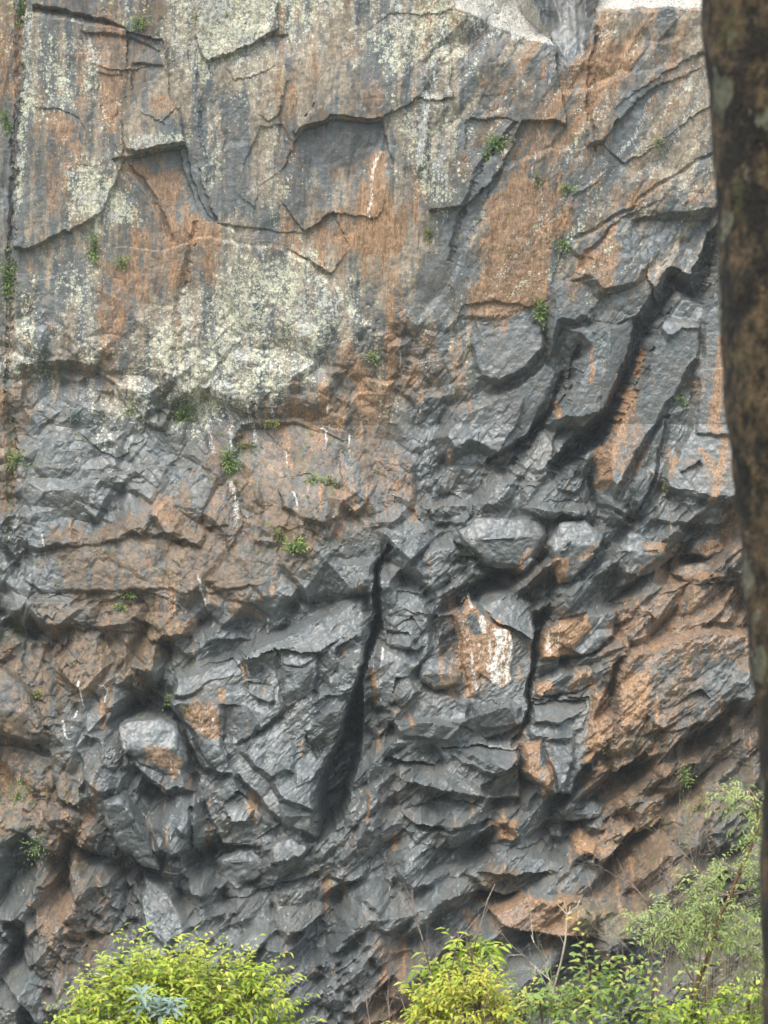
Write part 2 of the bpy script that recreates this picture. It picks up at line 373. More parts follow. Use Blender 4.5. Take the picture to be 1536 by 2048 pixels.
block([1290, 1440, 1400, 1380, 1420, 1395, 1330, 1460, 1290, 1475], 8, 0, .5, 1.6)
block([1060, 1400, 1180, 1390, 1170, 1460, 1130, 1490, 1060, 1480, 1045, 1450], 8, .0, .4, 1)
block([1042, 1482, 1085, 1480, 1105, 1560, 1095, 1600, 1078, 1590, 1045, 1540], 26, -.1, 0, 1.6)
block([1085, 1480, 1150, 1460, 1150, 1500, 1130, 1600, 1110, 1590, 1100, 1530], 16, .25, 0, 1.4)
block([960, 1480, 1040, 1490, 1045, 1530, 1010, 1550, 940, 1520, 900, 1500], 20, -.0, .4, 1.2)
block([830, 1560, 880, 1540, 940, 1560, 1000, 1600, 930, 1600, 850, 1590], 18, .0, .35, 1.2)
block([990, 1640, 1040, 1640, 1045, 1670, 1030, 1692, 1000, 1690], 18, .0, -.1, 1.4)
block([1140, 1675, 1165, 1665, 1195, 1700, 1190, 1740, 1170, 1735, 1148, 1710], 20, .0, -.1, 1.4)
block([1110, 1625, 1150, 1615, 1215, 1620, 1215, 1632, 1180, 1652, 1120, 1640], 20, .0, .4, 1.8)
block([1230, 1610, 1340, 1590, 1335, 1650, 1290, 1680, 1250, 1670], 22, .0, -.1, 1.4)
block([1290, 1500, 1370, 1490, 1400, 1520, 1340, 1560, 1285, 1550], 22, .0, .0, 1.4)
block([980, 1830, 1050, 1785, 1160, 1790, 1200, 1815, 1180, 1880, 1100, 1885, 1000, 1860], 26, .0, -.12, 1.5)
block([1165, 1812, 1290, 1805, 1320, 1830, 1270, 1880, 1180, 1885], 22, .0, -.1, 1.4)
block([1180, 1890, 1220, 1870, 1240, 1880, 1235, 1930, 1190, 1925], 24, 0, .1, 1.6)
block([690, 1700, 720, 1640, 760, 1620, 760, 1700, 730, 1760, 700, 1780, 660, 1760], 22, .1, .1, 1.2)
block([780, 1430, 770, 1560, 745, 1640, 725, 1680, 735, 1560, 760, 1430], 16, 0, 0, 1.6)
block([745, 1760, 790, 1750, 800, 1790, 760, 1830, 720, 1800], 18, 0, .2, 1.2)
block([760, 1930, 820, 1850, 880, 1800, 860, 1950, 760, 2040], 20, .2, 0, 1)
block([545, 1780, 640, 1760, 650, 1840, 560, 1900, 540, 1850], 14, 0, .2, 1.2)
block([480, 1840, 540, 1800, 545, 1900, 480, 1900], 14, 0, .1, 1.2)
block([60, 1770, 90, 1750, 110, 1780, 100, 1850, 80, 1900, 60, 1840], 24, -.2, 0, 1.4)

block([775, 1262, 812, 1262, 838, 1296, 800, 1300, 772, 1290], 8, 0, .9, 2)
block([792, 1352, 812, 1350, 842, 1380, 806, 1420, 788, 1404], 10, .5, .5, 2)
block([900, 1440, 950, 1425, 1020, 1398, 1034, 1450, 975, 1484, 952, 1464], 12, -.1, -.5, 2)
block([786, 1442, 860, 1432, 924, 1446, 926, 1500, 850, 1512, 792, 1490], 16, .05, -.45, 2)
block([880, 1500, 960, 1492, 1042, 1500, 1042, 1528, 990, 1556, 930, 1532], 12, .0, .9, 2)
block([770, 1515, 860, 1532, 950, 1590, 900, 1592, 820, 1566, 775, 1545], 12, .1, .9, 2)
block([1050, 1560, 1042, 1500, 1010, 1545, 962, 1572, 970, 1600, 1030, 1590], -24, .0, -.3, 3)
block([1085, 1395, 1170, 1312, 1250, 1270, 1262, 1300, 1190, 1370, 1110, 1404], 10, -.05, -.6, 2)
block([1062, 1408, 1172, 1398, 1168, 1420, 1120, 1452, 1062, 1446], 6, .0, .9, 2)
block([1110, 1280, 1170, 1310, 1240, 1262, 1300, 1225, 1310, 1235, 1250, 1290, 1190, 1340, 1120, 1350], -5, 0, -.5, 2)
block([874, 1225, 914, 1225, 912, 1310, 878, 1312], -10, -.2, -.4, 3)
block([700, 1640, 740, 1560, 770, 1600, 760, 1680, 720, 1700], 14, .1, -.3, 2)
block([800, 1620, 900, 1600, 1000, 1620, 990, 1645, 900, 1660, 820, 1650], 12, .0, .8, 2)
block([800, 1655, 900, 1662, 990, 1648, 985, 1690, 900, 1700, 830, 1690], 12, .0, -.5, 2)
block([790, 1740, 860, 1700, 960, 1700, 1000, 1720, 900, 1760, 820, 1800], 14, .0, .7, 1.5)
block([1000, 1710, 1090, 1690, 1130, 1730, 1120, 1750, 1020, 1760, 950, 1750], 16, .0, .7, 1.8)
block([560, 1610, 632, 1620, 630, 1690, 600, 1688, 560, 1660], 8, -.1, -.5, 2)
block([395, 1590, 470, 1540, 500, 1600, 560, 1650, 500, 1690, 440, 1700, 410, 1660], 12, .1, -.3, 2)
block([450, 1600, 480, 1580, 510, 1620, 500, 1650, 455, 1640], 10, .1, .8, 2)
block([640, 1420, 700, 1390, 690, 1440, 660, 1490, 630, 1520, 610, 1470], 10, .2, -.4, 2)
block([570, 1330, 628, 1330, 622, 1385, 575, 1410, 566, 1370], 8, .1, -.5, 2)
block([100, 1500, 150, 1490, 175, 1560, 160, 1620, 110, 1600], 20, -.1, .1, 1.6)
block([80, 1620, 150, 1610, 210, 1660, 200, 1720, 130, 1740, 90, 1700], 20, .1, -.3, 1.6)
block([120, 1740, 210, 1720, 250, 1790, 220, 1870, 140, 1860], 22, .1, -.2, 1.6)
block([280, 1760, 340, 1770, 390, 1850, 330, 1900, 290, 1850], 14, .1, .2, 1.6)
block([640, 1850, 700, 1800, 740, 1840, 700, 1900, 650, 1920], 20, .1, .2, 1.6)
block([640, 1930, 720, 1900, 760, 1960, 700, 2040, 650, 2010], 18, .1, -.2, 1.6)
block([850, 1000, 900, 985, 950, 1010, 930, 1050, 870, 1050], 10, .0, .5, 2)
block([1040, 1020, 1100, 1000, 1180, 1010, 1170, 1036, 1090, 1042], 10, 0, .6, 2)
block([1110, 925, 1160, 900, 1182, 950, 1150, 990, 1110, 980], 14, .1, .1, 1.5)
block([960, 870, 1010, 830, 1050, 790, 1040, 850, 990, 920, 955, 905], 14, .25, -.1, 2)
block([1330, 1000, 1380, 1010, 1460, 1000, 1470, 1050, 1380, 1060, 1300, 1040], 14, 0, .3, 1.4)

recess([905, 14, 862, -262, 1062, -262, 1056, -8, 1078, 30, 1108, 76, 1115, 98, 1084, 90, 1040, 70, 985, 46], (905, 12, 1114, 97), 1.25)
recess([1056, -262, 1200, -262, 1192, 20, 1164, 118, 1142, 138, 1114, 98, 1078, 30, 1056, -8], (1114, 130, 1160, 138), .62, .12)
recess([1192, 24, 1195, -262, 2300, -262, 2300, 24, 1440, 24, 1370, 20, 1250, 24], (1192, 22, 1440, 22), 1.4)
recess([70, 36, 150, 46, 262, 66, 200, 34, 115, 14, 62, 10], (70, 34, 262, 64), 1.0)


# broad swells
H += 20 * fbm(U / 300, V / 300, 301, 2, 0.5) * (0.4 + 0.6 * sstep(500, 1100, V))

# fractured rock: one set of joint directions per part of the face, three sizes of chip
def region_weights():
    n = 60 * fbm(U / 120, V / 120, 77, 3)
    uu = U + n; vv = V + n
    up = 1 - sstep(470, 600, vv + 0.0 * uu)
    right = sstep(800, 900, uu)
    low = sstep(1000, 1080, vv)
    bl = sstep(1380, 1450, vv) * (1 - sstep(300, 420, uu))
    w = {}
    w['vert'] = up * (1 - right)
    w['diag'] = right * (1 - low)
    ctr = (1 - right) * sstep(1190, 1270, vv) * sstep(340, 420, uu)
    w['shelf'] = right * low + ctr
    w['mid'] = (1 - right) * (1 - up) * (1 - bl) * (1 - ctr)
    w['steep'] = (1 - right) * bl
    return w
RW = region_weights()
ANG = {'vert': 84, 'diag': 56, 'shelf': 44, 'mid': 62, 'steep': 62}
ASP = {'vert': 2.8, 'diag': 1.9, 'shelf': 2.0, 'mid': 1.3, 'steep': 1.3}
LEAN = {'vert': (0, 1.2), 'diag': (-.35, 1.8), 'shelf': (-.75, 2.4), 'mid': (-.25, 1.6), 'steep': (-.5, 1.9)}
rough = 0.21 + 0.12 * sstep(880, 1100, U) * sstep(300, 500, V) + 0.30 * sstep(560, 760, V) + 0.42 * sstep(880, 1050, V)
rough = rough * (1 - 0.5 * (1 - sstep(700, 860, U)) * (1 - sstep(1150, 1260, V)))
rough = rough * (0.65 + 0.9 * np.clip(fbm(U / 150, V / 150, 401, 3) + 0.5, 0, 1))
TONE = np.zeros_like(U)
CH = np.zeros_like(U)
CALM = np.ones_like(U)
def calm(k, pts):
    r = poly_dist(pts, 8)
    if r is None: return
    s_, d, c = r
    H[s_] += 0
    CALM[s_] *= 1 - (1 - k) * sstep(-4, 10, d)
for k, pts in (
    (.12, [1310, 642, 1338, 624, 1400, 652, 1398, 720, 1345, 800, 1330, 835, 1255, 960, 1232, 1015, 1192, 965, 1196, 905, 1212, 845, 1238, 790, 1268, 730]),
    (.15, [1400, 640, 1500, 560, 1500, 1010, 1330, 985, 1320, 960, 1368, 860, 1385, 760]),
    (.25, [1130, 655, 1240, 648, 1292, 618, 1262, 740, 1212, 838, 1108, 862, 1085, 850, 1165, 700]),
    (.4, [238, 1442, 270, 1432, 340, 1436, 366, 1460, 376, 1500, 395, 1580, 330, 1590, 290, 1560, 262, 1530]),
    (.4, [200, 1600, 250, 1580, 300, 1660, 325, 1735, 280, 1720, 220, 1680]),
    (.45, [344, 1345, 478, 1300, 560, 1262, 700, 1182, 744, 1180, 742, 1300, 725, 1370, 690, 1480, 640, 1560, 632, 1688, 560, 1650, 470, 1560, 400, 1540, 340, 1420]),
    (.3, [912, 1228, 936, 1190, 1022, 1262, 1026, 1360, 1000, 1375, 960, 1350, 948, 1412, 930, 1350]),
    (.4, [1090, 1246, 1170, 1228, 1240, 1215, 1230, 1270, 1180, 1310, 1130, 1320, 1075, 1325]),
    (.5, [750, 1170, 850, 1180, 868, 1290, 812, 1400, 745, 1420, 735, 1360]),
    (.35, [910, 1060, 950, 1035, 1080, 1040, 1092, 1100, 1050, 1150, 960, 1130, 920, 1085]),
    (.45, [980, 1830, 1050, 1785, 1300, 1800, 1320, 1830, 1270, 1880, 1000, 1870]),
    (.5, [1240, 1300, 1400, 1252, 1520, 1262, 1500, 1390, 1330, 1470, 1230, 1560, 1215, 1480]),
    (.4, [280, 1750, 340, 1780, 390, 1850, 440, 1920, 280, 1920]),
    (.5, [60, 1090, 420, 1060, 560, 1090, 560, 1160, 300, 1180, 60, 1190]),
    (.45, [1240, 430, 1300, 520, 1225, 590, 1140, 570]),
    (.55, [930, 1750, 1000, 1700, 1130, 1720, 1180, 1790, 980, 1800]),
    (.4, [1042, 1482, 1150, 1460, 1150, 1500, 1110, 1600, 1045, 1540]),
    (.35, [870, 1220, 1060, 1190, 1075, 1300, 1050, 1450, 960, 1490, 790, 1500, 780, 1430, 860, 1300]),
    (.4, [1040, 1390, 1180, 1300, 1300, 1240, 1300, 1290, 1200, 1400, 1150, 1600, 1045, 1560]),
    (.5, [850, 1480, 1045, 1480, 1045, 1600, 930, 1600]),
    (.45, [385, 1540, 560, 1530, 640, 1600, 630, 1700, 440, 1700]),
    (.35, [1000, 655, 1030, 640, 1088, 652, 1092, 700, 1060, 745, 1000, 775, 950, 760, 940, 700]),
    (.4, [1035, 770, 1090, 728, 1122, 745, 1060, 870, 1000, 930, 900, 930, 860, 880, 900, 810]),
    (.3, [1095, 560, 1200, 560, 1200, 640, 1130, 650, 1095, 730]),
    (.5, [890, 250, 1440, 100, 1440, 420, 1245, 430, 1100, 600, 900, 640]),
    (.5, [490, 850, 600, 840, 690, 880, 640, 1010, 530, 1060])):
    calm(k, pts)

for bsz, amp, sd in ((150, 46, 3), (84, 42, 11), (42, 20, 23), (19, 7.0, 37), (9, 2.6, 53)):
    acc = np.zeros_like(U); ton = np.zeros_like(U); ws = np.zeros_like(U)
    XU = 0.25 * WU + 0.75 * U + (3 + 0.22 * bsz) * fbm(U / (60 + 3.2 * bsz), V / (60 + 3.2 * bsz), 900 + sd, 3)
    XV = 0.25 * WV + 0.75 * V + (3 + 0.22 * bsz) * fbm(U / (60 + 3.2 * bsz), V / (60 + 3.2 * bsz), 950 + sd, 3)
    patchy = 0.35 + 1.3 * sstep(-.35, .4, fbm(U / (3.5 * bsz), V / (3.5 * bsz), 980 + sd, 2))
    for key in RW:
        wgt = RW[key]
        js, is_ = np.where(wgt > 0.01)
        if len(js) == 0: continue
        uu = XU[js, is_]; vv = XV[js, is_]
        r, t = chips(uu, vv, ANG[key], bsz * (1 + (ASP[key] - 1) * (1 if bsz > 20 else .5)), bsz, sd, *LEAN[key])
        wv = wgt[js, is_]
        acc[js, is_] += r * wv; ton[js, is_] += t * wv; ws[js, is_] += wv
    ws = np.maximum(ws, 1e-3)
    CH += amp * patchy * (CALM ** (2.0 if bsz > 50 else 1.0)) * (acc / ws - 0.6)
    TONE += (ton / ws - 0.5) * (0.4 if bsz > 20 else 0.25)
H += CH * rough * 1.25
H += 1.8 * fbm(U / 9, V / 9, 611, 3, 0.55) * (0.35 + rough * 0.7)
# vertical fluting of the upper wall
H += 7.0 * fbm(U / 22, V / 170, 711, 3, 0.55) * (1 - sstep(500, 640, V))

# ------------------------------------------------------------------ where each mineral and growth sits
MAP = [r.replace(' ', '') for r in (
    "M P P l B l L L L l T l l L l W W G G T P T T T",
    "G l l B B l L l B T T l l L D B T G R P P T T T",
    "G l P R B T G T T T T P G l D P B R R P G T T T",
    "G l R P T T G G T T T P P l T P R R R G P T T T",
    "G P R l T G G G T B B B T l G B R R P G T T T T",
    "G P L P R G G G T P G R G l B G R G G R T T P P",
    "G P L L R R G G G P G R T B G R R R P R P P P P",
    "G T T P R R R T B T R R P T G R R G R G G G G G",
    "M T l R R R l l l L T R T G G R R G R G G D D D",
    "M G l R T l l L L l L P R G G R R P G G G G D D",
    "l G l l T l L L l L l P P P P G G G G G D G G D",
    "l M P P l L l L L l R P P P P G G G G D G G G R",
    "R G G l L M L l B R B R P G G G G G G R G G R R",
    "B G M l G M P P R R R B P G G G G G D R G G R R",
    "R M G G G G B M R B M B R G G G G D D R G P R R",
    "B G G G G B R B B P R P R G G G G G G P G G P R",
    "G G G B B B B P B B R P G G G G P G G G G P R R",
    "D B B B R B B B P B P D G G G G P R G P R R P R",
    "G D B B B R B P P G G G G G G G P G G G R R R R",
    "M B P R B B G G G G G G G D R R D R G R R R R R",
    "B R B B B M G D G G D G G D R R D R D R R R R B",
    "P B B R M D P G G D D G G P R D P G R R R B G G",
    "B P G G G G R D D G D G P D D D G G R R B R R B",
    "B P G G R D D D D D D G G D G G R D R R R B P P",
    "R B P D D D D D D D D G G G G D R D B R B B P P",
    "B R R D D D G D P D D G P G G R D D G R R P M P",
    "D B R P D D G G G D G P G G G G G G R R B P M M",
    "D R B G G G D G G P R D G G G B G G P R B B M M",
    "D R R P G G G G G G D G G G P R R B R B B M M M",
    "G P B P G G G G G D D P R P G G G B B D G M M M",
    "G P P G G G G G G D D D R P B B G G D D M M M M",
    "G G P G G G G G G D D R B P B B G G D D M M M M")]


def make_masks():
    base = {'G': (0, 0, 0, 0, 0, 0, 0), 'D': (0, 0, .75, 0, 0, 0, 0), 'B': (.12, .95, .15, 0, 0, 0, 0),
            'R': (.62, .5, 0, .15, 0, 0, 0), 'T': (.12, .1, 0, .8, .12, 0, 0), 'L': (.05, 0, 0, .45, .95, 0, 0),
            'l': (.05, .05, .05, .35, .55, 0, 0), 'M': (.1, .5, .2, 0, .15, 0, .42), 'P': (.22, .6, 0, .12, .05, 0, 0),
            'W': (0, 0, 0, .3, .3, .8, 0), 'K': (0, 0, 1.0, 0, 0, 0, 0), 'O': (1, 0, 0, 0, 0, 0.2, 0)}
    rows = MAP
    g = np.array([[base[c] for c in r] for r in rows], np.float32)       # 32 x 24 x 7
    wu = U + 50 * fbm(U / 60, V / 110, 801, 6, 0.7); wv = V + 80 * fbm(U / 40, V / 110, 811, 6, 0.7)
    x = np.clip((wu - 32) / 64, 0, 22.999); y = np.clip((wv - 32) / 64, 0, 30.999)
    ix = x.astype(int); iy = y.astype(int); fx = (x - ix)[..., None]; fy = (y - iy)[..., None]
    out = ((g[iy, ix] * (1 - fx) + g[iy, ix + 1] * fx) * (1 - fy) + (g[iy + 1, ix] * (1 - fx) + g[iy + 1, ix + 1] * fx) * fy).astype(np.float32)
    top = (1 - sstep(760, 900, V)) * (1 - 0.6 * sstep(900, 1000, U))
    out[..., 4] += top * (0.04 + 0.5 * np.clip(fbm(U / 60, V / 160, 821, 4, .6) + .1, -.3, 1))
    # runs of rust, soot and bare stone down the upper wall
    out[..., 0] += top * 0.75 * np.clip(fbm(U / 17, V / 170, 831, 4, .6) - .04, -.2, 1)
    out[..., 3] += top * (0.9 * fbm(U / 14, V / 130, 841, 4, .6) + .28)
    out[..., 2] += top * 0.8 * np.clip(fbm(U / 15, V / 150, 851, 4, .6) - .08, 0, 1)
    rl = sstep(1150, 1250, U) * sstep(1050, 1200, V)
    out[..., 0] *= 1 - .35 * rl * sstep(-.25, .2, fbm(U / 55, V / 70, 907, 4, .6)); out[..., 1] += .1 * rl
    # iron and algae runs down the faces of the lower rock
    lo = sstep(650, 900, V)
    out[..., 0] += lo * 1.7 * np.clip(fbm(U / 10, V / 75, 891, 4, .6) - .34, 0, .4)
    out[..., 2] += lo * 1.6 * np.clip(fbm(U / 13, V / 90, 895, 4, .6) - .16, 0, .5)
    out[..., 6] += lo * .9 * np.clip(fbm(U / 30, V / 60, 899, 5, .65) - .22, 0, .5) * (out[..., 1] > .3)
    out[..., 5] += lo * 1.2 * np.clip(fbm(U / 6, V / 50, 903, 4, .6) - .52, 0, .5)
    # warm weathering blends between the patches of the upper wall
    out[..., 0] += top * .45 * sstep(-.1, .35, fbm(U / 110, V / 150, 911, 4, .6))
    # the same runs follow the leaning joints on the right
    dx = U * .83 + V * .56; dy = -U * .56 + V * .83
    tr = sstep(860, 960, U) * (1 - sstep(560, 660, V))
    out[..., 0] += tr * (0.9 * fbm(dx / 20, dy / 150, 861, 4, .6) + .05)
    out[..., 1] += tr * (0.5 * fbm(dx / 24, dy / 130, 865, 4, .6))
    out[..., 3] += tr * (0.8 * fbm(dx / 16, dy / 140, 871, 4, .6) + .1)
    out[..., 4] += tr * 0.9 * np.clip(fbm(dx / 22, dy / 120, 881, 4, .6) - .05, 0, 1)
    return out
MK = make_masks()
MK[..., 2] *= 1 - .7 * (1 - sstep(500, 800, V))
CI = {'R': 0, 'B': 1, 'D': 2, 'T': 3, 'L': 4, 'W': 5, 'M': 6}

def patch(ch, val, pts, soft=6):
    r = poly_dist(pts, soft)
    if r is None: return
    s_, d, c = r
    k = sstep(-soft, soft, d)
    m = MK[s_]
    if ch == 'G':
        m[..., :] *= (1 - k * val)[..., None]
    else:
        i = CI[ch]
        m[..., i] = m[..., i] * (1 - k) + k * val
        if ch in 'RW': m[..., 2] *= (1 - k)
        if ch == 'D': m[..., 0] *= (1 - k * .8); m[..., 4] *= (1 - k * .8); m[..., 3] *= (1 - k * .7)

def streak(ch, val, pts, width):
    r = stroke_dist(pts, width)
    if r is None: return
    s_, d = r
    k = sstep(width, width * 0.35, d)
    m = MK[s_]; i = CI[ch]
    m[..., i] = np.maximum(m[..., i], k * val)
    if ch in 'RWL': m[..., 2] *= (1 - k)

# --- stains, crusts and bare patches with their own outlines; some painted skylight and shade
patch('W', .78, [905, 12, 890, -200, 1050, -200, 1050, -8, 1075, 30, 1106, 76, 1110, 92, 1080, 86, 1040, 66, 985, 42], 5)  # sky-lit ledge tops, their brightness put into the colour as white
patch('W', .78, [1190, -250, 2200, -250, 2200, 16, 1440, 16, 1300, 14, 1200, 16], 5)
patch('G', .9, [1075, -20, 1190, -20, 1180, 70, 1150, 120, 1132, 140, 1118, 100, 1105, 70], 6)
patch('R', .85, [1200, 24, 1225, 24, 1215, 110, 1195, 200, 1185, 150], 6)
patch('R', .8, [90, 222, 120, 216, 155, 250, 140, 300, 100, 270], 10)
patch('R', .85, [195, 145, 225, 138, 250, 155, 245, 190, 232, 270, 210, 265, 200, 200], 6)
patch('R', .7, [292, 200, 330, 190, 360, 210, 350, 240, 310, 235], 8)
patch('R', .85, [235, 330, 290, 315, 310, 345, 360, 325, 368, 360, 345, 420, 320, 420, 300, 370, 250, 350], 6)
patch('R', .85, [395, 410, 420, 430, 440, 470, 410, 500, 350, 480, 370, 440], 8)
patch('R', .75, [200, 520, 250, 530, 290, 590, 270, 600, 215, 560], 8)
patch('G', .9, [355, 292, 380, 292, 412, 380, 436, 442, 404, 440, 380, 370], 3)
patch('L', .75, [258, 270, 330, 262, 374, 275, 376, 290, 300, 298, 268, 304], 5)
patch('L', 1.0, [400, 10, 520, 20, 545, 60, 500, 88, 440, 112, 412, 118, 396, 60], 6)
patch('L', .9, [140, 310, 200, 330, 280, 420, 280, 450, 200, 440, 150, 400], 14)
patch('L', .85, [170, 60, 195, 100, 190, 200, 170, 190], 8)
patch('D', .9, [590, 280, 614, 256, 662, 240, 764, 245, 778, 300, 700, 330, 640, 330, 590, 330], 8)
streak('R', 1.0, [760, 310, 750, 380, 738, 440, 728, 480], 18)
streak('R', .9, [760, 320, 745, 400, 735, 470], 10)
streak('W', .7, [760, 300, 748, 360, 740, 410, 736, 440], 5)
streak('W', .75, [855, 190, 848, 250, 842, 320], 14)
streak('L', 1.0, [872, -20, 870, 60, 862, 130], 11)
streak('L', .9, [790, 0, 790, 90, 795, 140], 10)
streak('W', .5, [785, 0, 790, 70], 8)
streak('L', .9, [60, 30, 58, 150, 45, 260, 35, 420], 16)
patch('G', .9, [1220, 290, 1240, 215, 1280, 180, 1310, 170, 1290, 220, 1250, 300, 1230, 330], 5)
patch('W', .45, [1100, 325, 1150, 295, 1230, 310, 1215, 345, 1140, 335], 10)
streak('W', .62, [1300, 200, 1270, 270, 1235, 310], 7)
streak('W', .5, [1420, 130, 1380, 220, 1330, 300], 8)
streak('W', .5, [1100, 150, 1080, 260, 1060, 370], 6)
streak('W', .6, [1080, 360, 1085, 420], 6)
patch('R', .85, [975, 400, 1040, 350, 1110, 400, 1095, 600, 1030, 630, 940, 640, 930, 590, 985, 500], 10)
patch('R', .8, [1180, 520, 1230, 470, 1240, 520, 1215, 560, 1180, 560], 7)
patch('G', .9, [880, 480, 960, 330, 1000, 300, 975, 380, 930, 500, 880, 640, 850, 600], 8)
# white roots and lime drips in the middle band
for pts in ([635, 800, 668, 806], [655, 806, 657, 826], [642, 857, 655, 862, 653, 882], [697, 866, 714, 868], [701, 868, 700, 888], [845, 800, 836, 830],
            [398, 1152, 402, 1180, 408, 1212], [405, 1170, 412, 1185], [536, 1236, 535, 1262], [563, 1234, 552, 1248], [196, 1372, 208, 1372, 206, 1402],
            [158, 1360, 164, 1410], [590, 985, 591, 1010], [815, 770, 800, 775], [150, 1424, 146, 1436],
            [128, 1445, 134, 1470, 140, 1480], [665, 720, 640, 735], [90, 1065, 88, 1090], [805, 705, 800, 730], [575, 900, 576, 926], [1462, 1420, 1505, 1380, 1520, 1365]):
    if abs(pts[-1] - pts[1]) > 1.2 * abs(pts[-2] - pts[0]):      # runs go down the face, not across it
        streak('W', .85, pts, 3.2)
        streak('W', .5, pts + [pts[-2] + 2, pts[-1] + 26], 5)
for pts in ([405, 810, 420, 870, 430, 905], [450, 800, 462, 850, 468, 900], [495, 800, 505, 850, 510, 880], [545, 800, 548, 830], [460, 960, 476, 1040], [478, 1000, 466, 1050], [515, 800, 520, 850]):
    streak('W', .62, pts, 8)
streak('R', .8, [562, 850, 570, 880, 580, 930], 18)
streak('R', .8, [620, 830, 640, 880], 20)
streak('R', .7, [820, 950, 825, 1010, 830, 1040], 12)
streak('R', .6, [485, 900, 500, 960], 12)
patch('R', .65, [300, 1010, 350, 980, 360, 1040, 330, 1060], 10)
patch('R', .6, [340, 1240, 390, 1230, 400, 1262, 350, 1280, 320, 1260], 8)
streak('R', .7, [520, 1235, 480, 1215], 7)
streak('R', .8, [548, 1168, 549, 1195], 6)
# middle right
for pts, wd in (([1178, 700, 1180, 740, 1178, 765], 7), ([1110, 805, 1112, 835], 9), ([1260, 790, 1250, 830, 1235, 870], 18), ([1225, 890, 1212, 940, 1200, 970], 18),
                ([1236, 830, 1228, 860], 8), ([1440, 680, 1430, 780, 1425, 860], 20), ([1400, 900, 1420, 950], 10), ([1445, 880, 1420, 1000], 14), ([1350, 915, 1342, 950], 8),
                ([1290, 700, 1275, 750], 8), ([895, 900, 900, 920], 5), ([1195, 885, 1200, 940], 10)):
    streak('R', .85, pts, wd)
patch('R', .9, [912, 1232, 922, 1226, 932, 1300, 940, 1350, 948, 1412, 930, 1360, 920, 1310], 3)
patch('R', .9, [930, 1200, 938, 1190, 975, 1250, 1000, 1240, 1022, 1262, 1026, 1356, 1000, 1374, 950, 1345, 930, 1300], 5)
patch('D', .9, [935, 1225, 955, 1230, 965, 1265, 950, 1270, 938, 1250], 4)
for pts, wd in (([995, 1262, 990, 1330, 985, 1360], 12), ([1016, 1270, 1020, 1310, 1014, 1362], 9), ([965, 1236, 968, 1262], 9), ([940, 1195, 942, 1212], 5), ([944, 1305, 946, 1325], 4)):
    streak('W', .85, pts, wd)
patch('R', .9, [1092, 1262, 1130, 1236, 1172, 1228, 1178, 1262, 1140, 1306, 1110, 1322, 1078, 1320], 6)
streak('W', .7, [1100, 1265, 1098, 1305], 8); streak('W', .55, [1118, 1250, 1116, 1300], 7)
patch('R', .8, [1074, 1368, 1104, 1364, 1110, 1390, 1080, 1396], 6); streak('R', .9, [1158, 1350, 1150, 1375], 12); streak('W', .7, [1160, 1350, 1158, 1368], 4)
patch('R', .9, [1100, 1112, 1142, 1108, 1132, 1160, 1114, 1168], 5); patch('R', .75, [1155, 1108, 1195, 1082, 1190, 1110, 1165, 1125], 4)
streak('R', .85, [1052, 1100, 1040, 1135, 1032, 1150], 8)
patch('R', .8, [1284, 1085, 1335, 1085, 1328, 1108, 1296, 1112], 4)
patch('R', .75, [1395, 1092, 1420, 1068, 1460, 1090, 1458, 1106, 1410, 1118], 6); patch('R', .7, [1368, 1148, 1400, 1135, 1455, 1150, 1400, 1165], 6)
patch('R', .62, [1290, 1210, 1380, 1180, 1500, 1170, 1500, 1260, 1480, 1290, 1380, 1290, 1300, 1310, 1240, 1360, 1260, 1260], 20)
patch('R', .85, [1245, 1345, 1300, 1335, 1290, 1440, 1240, 1450], 8); patch('R', .8, [1190, 1380, 1222, 1370, 1215, 1440, 1185, 1530, 1165, 1520], 7)
patch('R', .85, [1045, 1484, 1082, 1482, 1078, 1560, 1050, 1538], 4); patch('R', .8, [1078, 1530, 1102, 1530, 1104, 1570, 1095, 1600, 1084, 1590], 4)
patch('D', .95, [1112, 1500, 1136, 1490, 1130, 1570, 1108, 1585], 5)
patch('R', .8, [994, 1645, 1038, 1640, 1036, 1688, 1000, 1686], 4); patch('R', .85, [1145, 1680, 1165, 1668, 1190, 1700, 1186, 1722, 1150, 1708], 4)
patch('R', .75, [985, 1828, 1050, 1790, 1150, 1795, 1160, 1870, 1080, 1880, 1000, 1850], 6)
patch('M', .5, [1130, 1795, 1280, 1810, 1260, 1880, 1150, 1880], 14)
patch('R', .8, [925, 1835, 950, 1832, 948, 1862, 930, 1858], 4)
streak('R', .8, [820, 1420, 826, 1455], 6); streak('R', .7, [742, 1340, 748, 1400], 12); streak('R', .85, [762, 1470, 760, 1505], 5); streak('R', .85, [738, 1580, 734, 1640], 6)
streak('W', .9, [767, 1295, 765, 1315], 4); streak('R', .8, [765, 1575, 765, 1585], 4); streak('R', .8, [790, 1670, 792, 1705], 7); streak('R', .7, [655, 1760, 650, 1840], 10)
streak('R', .8, [945, 1600, 945, 1625], 5)
patch('R', .85, [365, 1412, 390, 1402, 442, 1420, 446, 1480, 420, 1475, 396, 1460], 6)
streak('W', .55, [405, 1435, 415, 1470], 9); streak('W', .55, [434, 1430, 436, 1465], 7)
streak('R', .9, [490, 1330, 492, 1348], 8); streak('W', .8, [493, 1326, 496, 1345], 4); streak('R', .85, [450, 1380, 450, 1395], 11)
patch('R', .75, [286, 1492, 330, 1496, 364, 1510, 366, 1560, 340, 1545, 290, 1515], 6); streak('W', .6, [340, 1520, 341, 1538], 4)
streak('R', .75, [500, 1590, 502, 1620], 11); streak('R', .9, [420, 1585, 424, 1610], 3); streak('R', .9, [412, 1660, 418, 1730], 4)
patch('D', .95, [366, 1700, 398, 1700, 398, 1738, 370, 1742], 4); streak('D', .9, [383, 1590, 385, 1700], 5)
